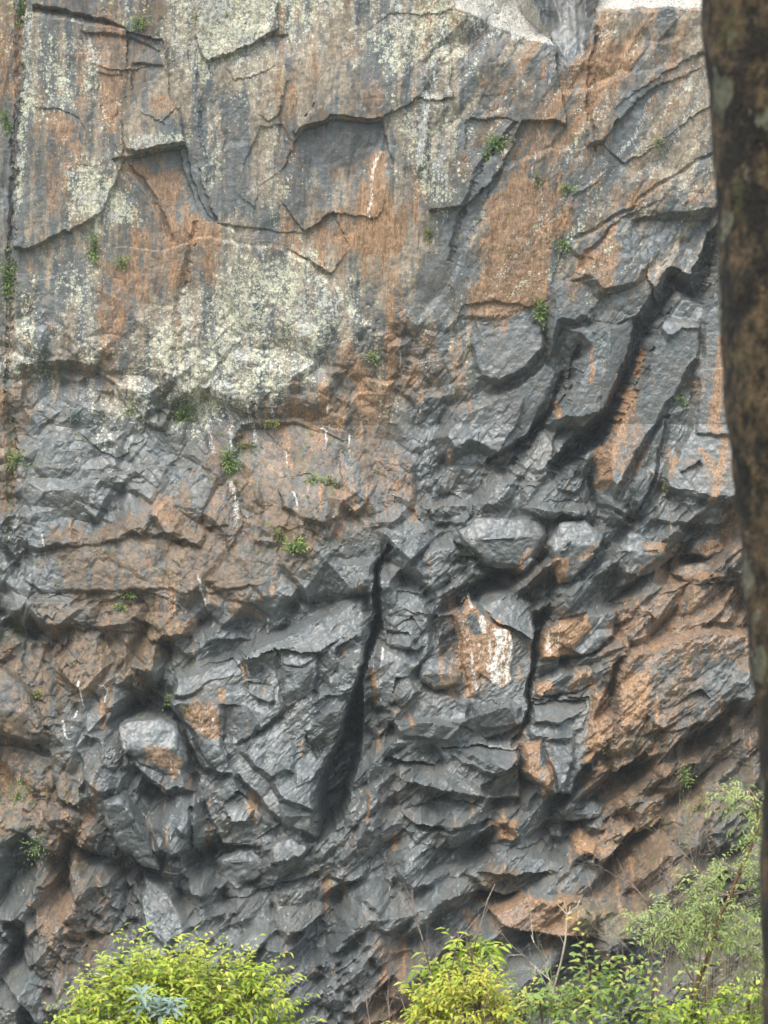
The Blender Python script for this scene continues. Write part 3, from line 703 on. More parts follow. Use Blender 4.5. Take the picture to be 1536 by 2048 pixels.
patch('D', .9, [220, 1590, 260, 1610, 300, 1680, 320, 1735, 270, 1715, 215, 1670], 6)
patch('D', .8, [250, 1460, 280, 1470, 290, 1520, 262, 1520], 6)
patch('G', .9, [250, 1440, 335, 1436, 368, 1465, 376, 1500, 345, 1500, 285, 1480], 4)
patch('G', .85, [480, 1300, 560, 1262, 640, 1215, 700, 1182, 744, 1181, 742, 1232, 676, 1275, 640, 1305], 4)
# gully shade painted in as dark colour, along with wet black algae
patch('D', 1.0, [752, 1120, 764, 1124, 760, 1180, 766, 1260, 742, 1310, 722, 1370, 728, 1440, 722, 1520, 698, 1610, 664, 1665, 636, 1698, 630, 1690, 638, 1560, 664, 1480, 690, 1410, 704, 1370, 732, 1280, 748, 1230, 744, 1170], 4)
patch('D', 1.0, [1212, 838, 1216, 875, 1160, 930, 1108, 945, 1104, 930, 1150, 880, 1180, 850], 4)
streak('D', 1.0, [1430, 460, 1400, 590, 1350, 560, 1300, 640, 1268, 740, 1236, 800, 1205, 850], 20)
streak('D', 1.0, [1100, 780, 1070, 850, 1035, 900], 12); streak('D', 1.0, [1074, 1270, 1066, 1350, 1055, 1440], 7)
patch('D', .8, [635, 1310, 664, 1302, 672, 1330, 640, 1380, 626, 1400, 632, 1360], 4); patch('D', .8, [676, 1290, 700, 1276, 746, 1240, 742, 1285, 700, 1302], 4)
# moss in joints
for pts, wd in (([505, 890, 460, 905, 455, 940, 480, 985], 12), ([545, 850, 520, 880], 8), ([665, 960, 660, 1020], 11), ([540, 1050, 600, 1095], 10), ([15, 760, 22, 900, 14, 1100], 12),
                ([620, 850, 600, 930, 660, 965], 9), ([355, 1385, 290, 1390, 265, 1400], 14), ([1095, 640, 1093, 720], 5), ([943, 680, 946, 760], 6), ([1300, 1650, 1330, 1660, 1340, 1640], 9),
                ([70, 735, 150, 740, 190, 745], 7), ([1075, 340, 1076, 390], 8), ([1380, 1560, 1370, 1700], 14), ([850, 480, 870, 420, 890, 330], 10), ([440, 452, 480, 462], 8)):
    streak('M', .5, pts, wd)
patch('M', .3, [0, 1600, 60, 1650, 90, 1760, 60, 1830, -40, 1830, -40, 1600], 16)

for pts, wd, vl in (([930, 1240, 945, 1330, 950, 1380], 7, .5), ([955, 1270, 960, 1320], 8, .45), ([975, 1275, 978, 1340], 9, .6), ([1006, 1262, 1004, 1350], 9, .7), ([1018, 1280, 1016, 1350], 8, .8), ([968, 1240, 972, 1262], 8, .8), ([990, 1300, 996, 1368], 10, .8)):
    streak('W', vl, pts, wd)


# ------------------------------------------------------------------ node helpers
class N:
    def __init__(s, name):
        s.m = bpy.data.materials.new(name); s.m.use_nodes = True
        s.t = s.m.node_tree; s.b = s.t.nodes['Principled BSDF']; s.out = s.t.nodes['Material Output']
    def n(s, typ, **kw):
        nd = s.t.nodes.new(typ)
        for k, v in kw.items(): setattr(nd, k, v)
        return nd
    def put(s, sock, v):
        if isinstance(v, bpy.types.NodeSocket): s.t.links.new(v, sock)
        elif isinstance(v, (tuple, list)) and len(v) == 3 and sock.type == 'RGBA': sock.default_value = (*v, 1)
        else: sock.default_value = v
    def math(s, op, a, b=0.0, clamp=False):
        nd = s.n('ShaderNodeMath', operation=op, use_clamp=clamp)
        s.put(nd.inputs[0], a); s.put(nd.inputs[1], b); return nd.outputs[0]
    def ramp(s, x, lo, hi, a=0.0, b=1.0):
        nd = s.n('ShaderNodeMapRange', interpolation_type='SMOOTHSTEP')
        s.put(nd.inputs[0], x)
        for i, v in enumerate((lo, hi, a, b)): nd.inputs[i + 1].default_value = v
        return nd.outputs[0]
    def mix(s, f, a, b, mode='MIX'):
        nd = s.n('ShaderNodeMix', data_type='RGBA', blend_type=mode)
        s.put(nd.inputs[0], f); s.put(nd.inputs[6], a); s.put(nd.inputs[7], b); return nd.outputs[2]
    def coords(s, scale=(1, 1, 1), rot=(0, 0, 0)):
        tc = s.n('ShaderNodeTexCoord'); mp = s.n('ShaderNodeMapping')
        s.t.links.new(tc.outputs['Object'], mp.inputs[0]); mp.inputs['Scale'].default_value = scale
        mp.inputs['Rotation'].default_value = rot
        return mp.outputs[0]
    def noise(s, vec, scale, detail=4, rough=0.55, dist=0.0):
        nd = s.n('ShaderNodeTexNoise'); s.put(nd.inputs['Vector'], vec)
        nd.inputs['Scale'].default_value = scale; nd.inputs['Detail'].default_value = detail
        nd.inputs['Roughness'].default_value = rough; nd.inputs['Distortion'].default_value = dist
        return nd.outputs[0]
    def vor(s, vec, scale, feature='F1', rand=1.0):
        nd = s.n('ShaderNodeTexVoronoi', feature=feature); s.put(nd.inputs['Vector'], vec)
        nd.inputs['Scale'].default_value = scale; nd.inputs['Randomness'].default_value = rand
        return nd
    def attr(s, name):
        nd = s.n('ShaderNodeAttribute', attribute_name=name)
        return nd
    def bump(s, h, strength, dist, normal=None):
        nd = s.n('ShaderNodeBump'); s.put(nd.inputs['Height'], h)
        nd.inputs['Strength'].default_value = strength; nd.inputs['Distance'].default_value = dist
        if normal: s.put(nd.inputs['Normal'], normal)
        return nd.outputs[0]

def rock_material():
    m = N('rock')
    a = m.attr('mineral'); b = m.attr('growth'); tn = m.attr('tone')
    sa = m.n('ShaderNodeSeparateColor'); m.put(sa.inputs[0], a.outputs['Color'])
    sb = m.n('ShaderNodeSeparateColor'); m.put(sb.inputs[0], b.outputs['Color'])
    rust, brown, dark = sa.outputs; lich, white, moss = sb.outputs
    tan = a.outputs['Alpha']
    P = m.coords(); PS = m.coords((2.2, 2.2, 0.62))
    nL = m.noise(P, 0.45, 5, 0.6); nM = m.noise(P, 2.2, 5, 0.62); nF = m.noise(P, 9.0, 6, 0.65); nX = m.noise(P, 26.0, 4, 0.7)
    st = m.noise(PS, 1.1, 6, 0.66, .6); st2 = m.noise(PS, 3.6, 5, 0.66, .5)
    fine = m.math('ADD', m.math('MULTIPLY', m.math('SUBTRACT', nF, 0.5), 0.9), m.math('MULTIPLY', m.math('SUBTRACT', nX, 0.5), 0.5))
    def edge(mask, nz, amt, lo=0.28, hi=0.92):
        return m.ramp(m.math('ADD', m.math('ADD', mask, fine), m.math('MULTIPLY', m.math('SUBTRACT', nz, 0.5), amt * 1.2)), lo, hi)
    tone = m.math('ADD', m.math('MULTIPLY', tn.outputs['Fac'], 0.8), 0.5)
    base = m.mix(m.ramp(nM, .3, .7), (0.055, 0.063, 0.064), (0.125, 0.136, 0.130))
    base = m.mix(m.ramp(nL, .4, .65), base, (0.115, 0.112, 0.10))
    base = m.mix(m.math('MULTIPLY', m.ramp(st, .5, .68), 0.45), base, (0.15, 0.108, 0.07))
    c = m.mix(edge(tan, st, 0.9), base, m.mix(m.ramp(m.math('ADD', m.math('MULTIPLY', st2, .4), m.math('MULTIPLY', nM, .6)), .4, .6), (0.19, 0.155, 0.115), (0.42, 0.325, 0.225)))
    c = m.mix(edge(brown, nM, 1.0), c, m.mix(m.ramp(st, .35, .65), (0.060, 0.052, 0.040), (0.120, 0.088, 0.056)))
    c = m.mix(m.math('MULTIPLY', edge(brown, st, 2.2, .62, .9), 0.4), c, (0.22, 0.12, 0.05))
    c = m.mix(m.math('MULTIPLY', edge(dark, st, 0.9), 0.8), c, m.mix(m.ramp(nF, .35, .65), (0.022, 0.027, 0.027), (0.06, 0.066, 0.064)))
    rc = m.mix(m.ramp(st2, .35, .66), (0.18, 0.088, 0.036), (0.46, 0.258, 0.128))
    rc = m.mix(m.ramp(nM, .45, .72), rc, (0.26, 0.145, 0.06))
    c = m.mix(m.math('MULTIPLY', edge(rust, st, 1.15), 0.92), c, rc)
    # moss and algae
    c = m.mix(m.math('MULTIPLY', edge(moss, nF, 1.3), 0.8), c, m.mix(nX, (0.06, 0.075, 0.02), (0.17, 0.17, 0.05)))
    # lichen: round crusts of two sizes that crowd together where the mask is strong
    v1 = m.vor(P, 3.6); v2 = m.vor(P, 8.5)
    lich0 = lich
    lich = m.math('ADD', lich0, m.math('MULTIPLY', m.math('SUBTRACT', nM, 0.5), m.math('MULTIPLY', m.ramp(lich0, .0, .4), 1.1)))
    lich = m.math('ADD', lich, m.math('MULTIPLY', m.math('SUBTRACT', st, 0.53), m.math('MULTIPLY', m.ramp(lich0, .0, .4), 2.2)))
    def spots(v, thr):
        sc = m.n('ShaderNodeSeparateColor'); m.put(sc.inputs[0], v.outputs['Color'])
        rad = m.math('MULTIPLY', m.ramp(m.math('ADD', lich, m.math('MULTIPLY', m.math('SUBTRACT', sc.outputs[0], 0.5), 1.3)), thr, thr + .7), 0.62)
        d = m.math('ADD', v.outputs['Distance'], m.math('MULTIPLY', m.math('SUBTRACT', nX, 0.5), 0.55))
        return m.ramp(m.math('SUBTRACT', rad, d), -0.04, 0.10)
    lc = m.mix(m.ramp(nF, .35, .65), (0.42, 0.41, 0.31), (0.68, 0.65, 0.45))
    lc = m.mix(m.ramp(nL, .5, .6), lc, (0.50, 0.50, 0.45))
    film = m.math('MULTIPLY', m.math('MULTIPLY', edge(lich, nM, 1.0), m.ramp(nF, .35, .6)), 0.38)
    c = m.mix(film, c, (0.34, 0.35, 0.29))
    c = m.mix(m.math('MULTIPLY', m.math('MAXIMUM', spots(v1, .5), spots(v2, .38)), 0.82), c, lc)
    c = m.mix(m.math('MULTIPLY', edge(white, st2, 1.6, .5, .85), 0.85), c, m.mix(m.ramp(nX, .4, .6), (0.46, 0.39, 0.30), (0.80, 0.79, 0.75)))
    # hairline joints, broken up so that only some of each show
    wv = m.n('ShaderNodeTexNoise'); m.put(wv.inputs['Vector'], P); wv.inputs['Scale'].default_value = 1.6; wv.inputs['Detail'].default_value = 5
    wsc = m.n('ShaderNodeVectorMath', operation='SCALE'); m.t.links.new(wv.outputs['Color'], wsc.inputs[0]); wsc.inputs['Scale'].default_value = .9
    def joints(scale, rot, k):
        ad = m.n('ShaderNodeVectorMath', operation='ADD'); m.put(ad.inputs[0], m.coords(scale, rot)); m.t.links.new(wsc.outputs[0], ad.inputs[1])
        v = m.vor(ad.outputs[0], k, 'DISTANCE_TO_EDGE')
        return m.ramp(v.outputs['Distance'], 0.0, 0.028, 1.0, 0.0)
    jt = m.math('MAXIMUM', m.math('MULTIPLY', joints((1, 1, 2.2), (0, .6, 0), .9), m.ramp(nM, .46, .56)), m.math('MULTIPLY', joints((1.8, 1.8, .8), (0, -.3, 0), 1.5), m.ramp(nL, .5, .6)))
    c = m.mix(m.math('MULTIPLY', jt, .6), c, (0.03, 0.03, 0.027))
    # per-block tone and fine mottling
    f = m.math('ADD', m.math('MULTIPLY', m.math('SUBTRACT', nF, .5), 0.9), m.math('ADD', tn.outputs['Fac'], 1.0))
    f = m.math('ADD', f, m.math('MULTIPLY', m.math('SUBTRACT', nX, .5), 0.6))
    hsv = m.n('ShaderNodeHueSaturation'); m.put(hsv.inputs['Color'], c); m.put(hsv.inputs['Value'], f)
    m.put(m.b.inputs['Base Color'], hsv.outputs[0])
    wet = m.math('MULTIPLY', m.math('SUBTRACT', 1.0, m.math('MAXIMUM', tan, lich), True), 1.0)
    ro = m.math('ADD', m.math('SUBTRACT', 0.84, m.math('MULTIPLY', wet, m.math('ADD', 0.14, m.math('MULTIPLY', m.ramp(nM, .3, .7), 0.28)))), m.math('MULTIPLY', m.math('SUBTRACT', nX, .5), .5))
    m.put(m.b.inputs['Roughness'], ro)
    m.b.inputs['Specular IOR Level'].default_value = 0.8
    m.put(m.b.inputs['Coat Weight'], m.math('MULTIPLY', m.math('MULTIPLY', wet, m.math('SUBTRACT', 1.0, m.math('MULTIPLY', m.math('MAXIMUM', brown, rust), 1.1), True)), m.ramp(nM, .3, .6, .45, 1.0)))
    m.b.inputs['Coat Roughness'].default_value = 0.37
    hh = m.math('ADD', m.math('MULTIPLY', nF, 0.5), m.math('MULTIPLY', nX, 0.22))
    hh = m.math('ADD', hh, m.math('MULTIPLY', m.noise(P, 3.6, 8, .72), 0.8))
    m.put(m.b.inputs['Normal'], m.bump(hh, 0.7, 0.10))
    return m.m
ROCK = rock_material()

# ------------------------------------------------------------------ cliff mesh
def cliff_points(u, v, hb, h):
    d = DIST - hb / 30.0
    s_ = (u - 768.0) / FPX * d; t_ = (1024.0 - v) / FPX * d
    hh = (hb + h) / 30.0
    return s_[..., None] * CR + t_[..., None] * CU + hh[..., None] * CN
CP = cliff_points(U, V, HB, H)

def grid_mesh(name, P, mat):
    nv, nu = P.shape[:2]
    me = bpy.data.meshes.new(name)
    me.vertices.add(nv * nu); me.vertices.foreach_set('co', P.reshape(-1).astype(np.float32))
    idx = np.arange(nv * nu).reshape(nv, nu)
    q = np.stack([idx[1:, :-1], idx[1:, 1:], idx[:-1, 1:], idx[:-1, :-1]], -1).reshape(-1)
    nf = len(q) // 4
    me.loops.add(len(q)); me.loops.foreach_set('vertex_index', q.astype(np.int32))
    me.polygons.add(nf); me.polygons.foreach_set('loop_start', np.arange(0, 4 * nf, 4, dtype=np.int32))
    me.polygons.foreach_set('use_smooth', np.full(nf, name != 'cliff'))
    me.update(calc_edges=True)
    me.materials.append(mat)
    return me

def put_masks(me, M, tone):
    n = len(me.vertices)
    a = me.attributes.new('mineral', 'FLOAT_COLOR', 'POINT')
    a.data.foreach_set('color', np.stack([M[:, 0], M[:, 1], M[:, 2], M[:, 3]], -1).reshape(-1).astype(np.float32))
    b = me.attributes.new('growth', 'FLOAT_COLOR', 'POINT')
    b.data.foreach_set('color', np.stack([M[:, 4], M[:, 5], M[:, 6], np.ones(n)], -1).reshape(-1).astype(np.float32))
    t = me.attributes.new('tone', 'FLOAT', 'POINT')
    t.data.foreach_set('value', tone.reshape(-1).astype(np.float32))

cm = grid_mesh('cliff', CP, ROCK)
put_masks(cm, MK.reshape(-1, 7), np.clip(TONE * 0.6, -.3, .3))
cliff = bpy.data.objects.new('cliff', cm)
COL.objects.link(cliff)
tag(cliff, kind='structure')

def on_cliff(u, v, out=0.0):
    i = int(round((u - U0) / STEP)); j = int(round((v - V0) / STEP))
    p = CP[j, i]
    return Vector(p) + Vector(CN) * out


# ------------------------------------------------------------------ the near side of the gorge: the slope the viewer stands on, and the gorge floor
def near_side():
    ys = np.concatenate([np.linspace(-30, -110, 30), np.linspace(-114, -190, 40), np.linspace(-200, -520, 30)]).astype(np.float32)
    xs = np.linspace(-420, 420, 120).astype(np.float32)
    X, Y = np.meshgrid(xs, ys)
    dcam = -Y + CAM[1]                       # metres behind the camera (negative in front)
    cz = CAM[2]
    Z = np.where(dcam < 0, cz - 1.75 + 0.62 * dcam, cz - 1.75 + 0.72 * dcam)
    Z = np.maximum(Z, -62 + 3 * fbm(X / 30, Y / 30, 5, 3))
    Z = np.minimum(Z, cz + 150 + 20 * fbm(X / 90, Y / 90, 9, 3))
    Z = Z + np.where(np.abs(dcam) > 25, 3.0, 0.15) * fbm(X / 25, Y / 25, 15, 4) + 0.004 * np.maximum(np.abs(X) - 60, 0) ** 1.5
    m = N('hillside_soil')
    P = m.coords()
    c = m.mix(m.ramp(m.noise(P, 0.5, 6), .4, .6), (0.05, 0.07, 0.025), (0.11, 0.10, 0.06))
    m.put(m.b.inputs['Base Color'], c); m.b.inputs['Roughness'].default_value = 0.95
    me = grid_mesh('hillside', np.stack([X, Y, Z], -1), m.m)
    o = bpy.data.objects.new('hillside', me); COL.objects.link(o); tag(o, kind='structure')
near_side()
# ------------------------------------------------------------------ mesh helpers for plants
def build(name, vs_, fs_, mat, parent=None, attr=None, smooth=False):
    me = bpy.data.meshes.new(name)
    me.from_pydata([tuple(v) for v in vs_], [], fs_)
    me.materials.append(mat)
    if smooth: me.polygons.foreach_set('use_smooth', [True] * len(me.polygons))
    if attr is not None:
        a = me.attributes.new('tint', 'FLOAT', 'POINT'); a.data.foreach_set('value', np.array(attr, np.float32))
    o = bpy.data.objects.new(name, me); COL.objects.link(o)
    if parent is not None:
        o.parent = parent
        o.matrix_parent_inverse = Matrix.Translation(-parent.location)
    return o

def thing(name, loc, label, cat, group=None):
    o = bpy.data.objects.new(name, None); o.location = loc; o.empty_display_size = 0.2
    COL.objects.link(o); tag(o, label, cat, group)
    return o

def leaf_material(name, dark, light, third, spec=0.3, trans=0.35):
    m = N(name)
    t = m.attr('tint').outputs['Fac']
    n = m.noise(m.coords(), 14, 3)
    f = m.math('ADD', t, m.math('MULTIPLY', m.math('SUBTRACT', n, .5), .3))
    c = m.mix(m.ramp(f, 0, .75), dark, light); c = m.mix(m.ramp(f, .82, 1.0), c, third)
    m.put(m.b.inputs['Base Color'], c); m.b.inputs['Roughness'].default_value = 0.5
    m.b.inputs['Specular IOR Level'].default_value = spec
    tr = m.n('ShaderNodeBsdfTranslucent'); m.put(tr.inputs['Color'], c)
    mx = m.n('ShaderNodeMixShader'); mx.inputs[0].default_value = trans
    m.t.links.new(m.b.outputs[0], mx.inputs[1]); m.t.links.new(tr.outputs[0], mx.inputs[2])
    m.t.links.new(mx.outputs[0], m.out.inputs['Surface'])
    return m.m

def wood_material(name, a, b, scale=30):
    m = N(name)
    P = m.coords((1, 1, .3))
    n = m.noise(P, scale, 5)
    m.put(m.b.inputs['Base Color'], m.mix(m.ramp(n, .35, .65), a, b)); m.b.inputs['Roughness'].default_value = .85
    m.put(m.b.inputs['Normal'], m.bump(n, .5, .01))
    return m.m

LEAF_Y = leaf_material('leaf_yellow_green', (0.12, 0.20, 0.03), (0.42, 0.50, 0.06), (0.68, 0.62, 0.14))
LEAF_G = leaf_material('leaf_green', (0.06, 0.12, 0.03), (0.27, 0.37, 0.09), (0.52, 0.50, 0.12))
LEAF_YY = leaf_material('leaf_yellow', (0.18, 0.24, 0.04), (0.52, 0.52, 0.07), (0.65, 0.55, 0.08))
LEAF_O = leaf_material('leaf_olive', (0.14, 0.19, 0.06), (0.40, 0.46, 0.16), (0.42, 0.42, 0.14))
LEAF_S = leaf_material('leaf_grey_green', (0.10, 0.15, 0.12), (0.30, 0.38, 0.32), (0.40, 0.45, 0.30))
LEAF_F = leaf_material('fern_green', (0.09, 0.16, 0.04), (0.28, 0.38, 0.09), (0.30, 0.33, 0.08), trans=.25)
LEAF_M = leaf_material('moss_yellow', (0.10, 0.12, 0.03), (0.25, 0.26, 0.05), (0.40, 0.36, 0.08), trans=.2)
WOOD = wood_material('twig_brown', (0.10, 0.06, 0.04), (0.20, 0.13, 0.09))
PALE = wood_material('twig_pale', (0.32, 0.25, 0.18), (0.50, 0.41, 0.31))
DEADW = wood_material('twig_dead', (0.16, 0.11, 0.09), (0.32, 0.24, 0.19))
STRAW = wood_material('straw', (0.36, 0.27, 0.14), (0.56, 0.45, 0.27))

class Leaves:
    def __init__(s): s.v = []; s.f = []; s.t = []
    def leaf(s, p, d, up, L, W, tint, fold=.25, droop=.2):
        d = d.normalized(); side = d.cross(up)
        if side.length < 1e-4: side = d.cross(Vector((1, 0, 0)))
        side.normalize(); nrm = side.cross(d).normalized()
        k = len(s.v)
        a = p; q = p + d * (L * .45) ; tip = p + d * L - nrm * (L * droop)
        l = q + side * (W * .5) + nrm * (W * fold); r = q - side * (W * .5) + nrm * (W * fold)
        l2 = p + d * (L * .78) + side * (W * .3) + nrm * (W * fold * .4 - L * droop * .5); r2 = l2 - side * (W * .6)
        m = q ; m2 = p + d * (L * .78) - nrm * (L * droop * .6)
        s.v += [a, l, r, m, l2, r2, m2, tip]; s.t += [tint] * 8
        s.f += [(k, k + 3, k + 1), (k, k + 2, k + 3), (k + 1, k + 3, k + 6, k + 4), (k + 3, k + 2, k + 5, k + 6), (k + 4, k + 6, k + 7), (k + 6, k + 5, k + 7)]

class Tubes:
    def __init__(s): s.v = []; s.f = []
    def tube(s, pts, r0, r1, n=5):
        k0 = len(s.v); m = len(pts)
        for i, p in enumerate(pts):
            a = pts[max(0, i - 1)]; b = pts[min(m - 1, i + 1)]
            d = (b - a).normalized(); x = d.cross(Vector((0.3, .9, .2))).normalized(); y = d.cross(x)
            r = r0 + (r1 - r0) * i / max(1, m - 1)
            for j in range(n):
                t = 2 * math.pi * j / n
                s.v.append(p + x * (r * math.cos(t)) + y * (r * math.sin(t)))
        for i in range(m - 1):
            for j in range(n):
                a = k0 + i * n + j; b = k0 + i * n + (j + 1) % n
                s.f.append((a, b, b + n, a + n))
        s.f.append(tuple(k0 + (m - 1) * n + j for j in range(n)))

def rv(R, s=1.0): return Vector((R.uniform(-s, s), R.uniform(-s, s), R.uniform(-s, s)))

def spray(R, LV, TB, p, d, L, nl, lsz, lw, tint, droop=1.0, rt=.002):
    """an arching twig with leaves along both sides"""
    pts = [p]; n = 6
    for i in range(n):
        d = (d + Vector((0, 0, -.16 * droop)) + rv(R, .12)).normalized(); pts.append(pts[-1] + d * (L / n))
    if TB is not None: TB.tube(pts, rt, rt * .4, 3)
    for i in range(nl):
        t = (i + .6) / nl * n; k = min(n - 1, int(t)); q = pts[k].lerp(pts[k + 1], t - k)
        ax = (pts[k + 1] - pts[k]).normalized(); sd = ax.cross(Vector((0, 0, 1))).normalized() * (1 if i % 2 else -1)
        dd = (sd * .9 + ax * .75 + Vector((0, 0, -.35)) + rv(R, .35))
        LV.leaf(q, dd, (Vector((0, 0, 1)) + rv(R, .45)).normalized(), lsz * R.uniform(.5, 1.3), lw * R.uniform(.7, 1.2),
                min(1, max(0, tint + R.gauss(0, .25))))

def branches(R, TB, p, d, L, r, depth, ends, spread=.55, up=.12, n=6, kids=3):
    pts = [p]
    for i in range(n):
        d = (d + rv(R, .13) + Vector((0, 0, up * .35))).normalized(); pts.append(pts[-1] + d * (L / n))
    TB.tube(pts, r, r * .55, 5 if r > .006 else 3)
    ends.append((pts[-1], d))
    if depth == 0: return
    for k in range(kids):
        i = R.randint(2, n); dd = (d + rv(R, 1) * spread).normalized()
        branches(R, TB, pts[i], dd, L * R.uniform(.5, .75), r * .6, depth - 1, ends, spread, up, n, kids)

def ground_z(y):
    dcam = -y + CAM[1]
    return CAM[2] - 1.75 + 0.62 * dcam

def foot(u, d):
    p = at(u, 2048, d); return Vector((p.x, p.y, ground_z(p.y)))

def bush(name, label, cat, lobes, d, n_sprays, leafpx, leafw, mat, seed, spray_px=80, tint=.5, nl=9, droop=1.0, upfrac=.55, stem_mat=None, group=None):
    R = random.Random(seed); px = d / FPX
    cu = sum(l[0] for l in lobes) / len(lobes)
    base = foot(cu, d)
    root = thing(name, base, label, cat, group)
    LV, TB = Leaves(), Tubes()
    area = [l[2] * l[3] for l in lobes]
    for k in range(n_sprays):
        l = R.choices(lobes, area)[0]
        while True:
            v = rv(R)
            if .1 < v.length < 1: break
        v.normalize(); v *= R.uniform(.5, 1.0) ** .5
        if v.z < -.5: v.z = -v.z
        c = at(l[0], l[1], d)
        p = c + Vector((v.x * l[2] * px, v.y * (l[2] + l[3]) * .5 * px, v.z * l[3] * px))
        dr = (Vector((v.x, v.y, v.z)) * .8 + Vector((0, 0, upfrac)) + rv(R, .5)).normalized()
        sp = spray_px * px * R.uniform(.6, 1.2)
        p = p - dr * sp * .6
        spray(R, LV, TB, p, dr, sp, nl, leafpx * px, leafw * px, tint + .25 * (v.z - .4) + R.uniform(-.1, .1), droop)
    for k in range(int(n_sprays * .09)):
        l = R.choices(lobes, area)[0]; a = R.uniform(.1, math.pi - .1)
        c = at(l[0], l[1], d); v = Vector((math.cos(a), R.uniform(-.5, .5), math.sin(a)))
        p = c + Vector((v.x * l[2] * px, v.y * .3 * l[2] * px, v.z * l[3] * px)) * .92
        spray(R, LV, TB, p, (v + Vector((0, 0, .8)) + rv(R, .3)).normalized(), spray_px * px * R.uniform(.5, .9), nl, leafpx * px * .85, leafw * px * .85, tint + .25, droop * .6)
    ST = Tubes(); ends = []
    for l in lobes:
        c = at(l[0], l[1] , d)
        q0 = base + rv(R, .08); mid = q0.lerp(c, .5) + rv(R, .06)
        ST.tube([q0, mid, c], .016, .008, 6)
        for j in range(4):
            branches(R, ST, mid.lerp(c, R.uniform(0, 1)), (c - mid).normalized() + rv(R, .8), max(l[2], l[3]) * px * .8, .006, 1, ends, .7)
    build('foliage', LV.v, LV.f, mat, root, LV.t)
    build('stem', ST.v + TB.v, ST.f + [tuple(i + len(ST.v) for i in f) for f in TB.f], stem_mat or WOOD, root)
    return root

# ------------------------------------------------------------------ the big trunk close by on the right
def near_tree():
    D = 4.0; px = D / FPX
    edge_ = [(1385, -420), (1398, -150), (1405, 0), (1416, 130), (1426, 280), (1436, 430), (1442, 560), (1446, 700), (1453, 830), (1466, 940), (1480, 1050), (1493, 1180), (1505, 1300), (1519, 1420), (1524, 1560), (1527, 1750), (1529, 2048), (1528, 2420), (1528, 2900)]
    rad = 190
    path = []
    for i in range(len(edge_) - 1):
        (a, b), (c, d_) = edge_[i], edge_[i + 1]
        n = 14
        for k in range(n):
            t = k / n; path.append((a + (c - a) * t, b + (d_ - b) * t))
    rows_ = len(path); cols_ = 96
    V_ = np.zeros((rows_, cols_ + 1, 3), np.float32)
    th = np.linspace(0, 2 * math.pi, cols_ + 1)
    for i, (u, v) in enumerate(path):
        rr = rad * (1 + .03 * math.sin(i * .07))
        c = np.array(at(u + rr, v, D))
        x = np.full(cols_ + 1, v / 70.0); y = (np.cos(th) * 3.5 + 20)
        nz = fbm(x * 1.0 + np.sin(th) * 2, y, 31, 5, .6) * 7 + fbm(x * .35, y * .5 + np.sin(th), 37, 2) * 9
        r = (rr + nz) * px
        V_[i] = c + np.outer(np.cos(th + math.pi) * r, CR) + np.outer(np.sin(th + math.pi) * r, np.array([0, -1, 0]))
    m = N('bark')
    P = m.coords((1, 1, .8))
    n1 = m.noise(P, 9, 6, .65); n2 = m.noise(P, 45, 6, .7); n3 = m.noise(P, 3.2, 4, .6, .4)
    c = m.mix(m.ramp(n2, .35, .68), (0.012, 0.008, 0.004), (0.165, 0.105, 0.05))
    c = m.mix(m.math('MULTIPLY', m.ramp(n1, .46, .56), .9), c, (0.009, 0.006, 0.003))
    c = m.mix(m.math('MULTIPLY', m.ramp(n3, .52, .66), .6), c, (0.12, 0.085, 0.045))
    wp = m.n('ShaderNodeVectorMath', operation='ADD'); wn = m.n('ShaderNodeTexNoise'); m.put(wn.inputs['Vector'], P); wn.inputs['Scale'].default_value = 22; wn.inputs['Detail'].default_value = 5
    ws_ = m.n('ShaderNodeVectorMath', operation='SCALE'); m.t.links.new(wn.outputs['Color'], ws_.inputs[0]); ws_.inputs['Scale'].default_value = .09
    m.put(wp.inputs[0], P); m.t.links.new(ws_.outputs[0], wp.inputs[1])
    v = m.vor(wp.outputs[0], 17); vs2 = m.n('ShaderNodeSeparateColor'); m.put(vs2.inputs[0], v.outputs['Color'])
    dd = m.math('ADD', v.outputs['Distance'], m.math('MULTIPLY', m.math('SUBTRACT', n2, .5), .35))
    sp = m.ramp(m.math('SUBTRACT', m.math('MULTIPLY', m.ramp(vs2.outputs[0], .62, 1.0), .6), dd), -.02, .05)
    c = m.mix(m.math('MULTIPLY', sp, .75), c, m.mix(m.ramp(n2, .3, .7), (0.11, 0.10, 0.06), (0.26, 0.25, 0.17)))
    c = m.mix(m.math('MULTIPLY', m.ramp(m.noise(P, 14, 5), .58, .7), .5), c, (0.10, 0.10, 0.03))
    m.put(m.b.inputs['Base Color'], c); m.b.inputs['Roughness'].default_value = .9
    m.put(m.b.inputs['Normal'], m.bump(m.math('ADD', n2, m.math('MULTIPLY', n1, .8)), 1.0, .03))
    me = grid_mesh('trunk', V_[::-1], m.m)
    base = Vector(V_[-1].mean(0))
    root = thing('tree', base, 'thick dark brown tree trunk with pale lichen blotches, close by at the right edge', 'tree')
    o = bpy.data.objects.new('trunk', me); COL.objects.link(o); o.parent = root
    o.matrix_parent_inverse = Matrix.Translation(-root.location)
near_tree()

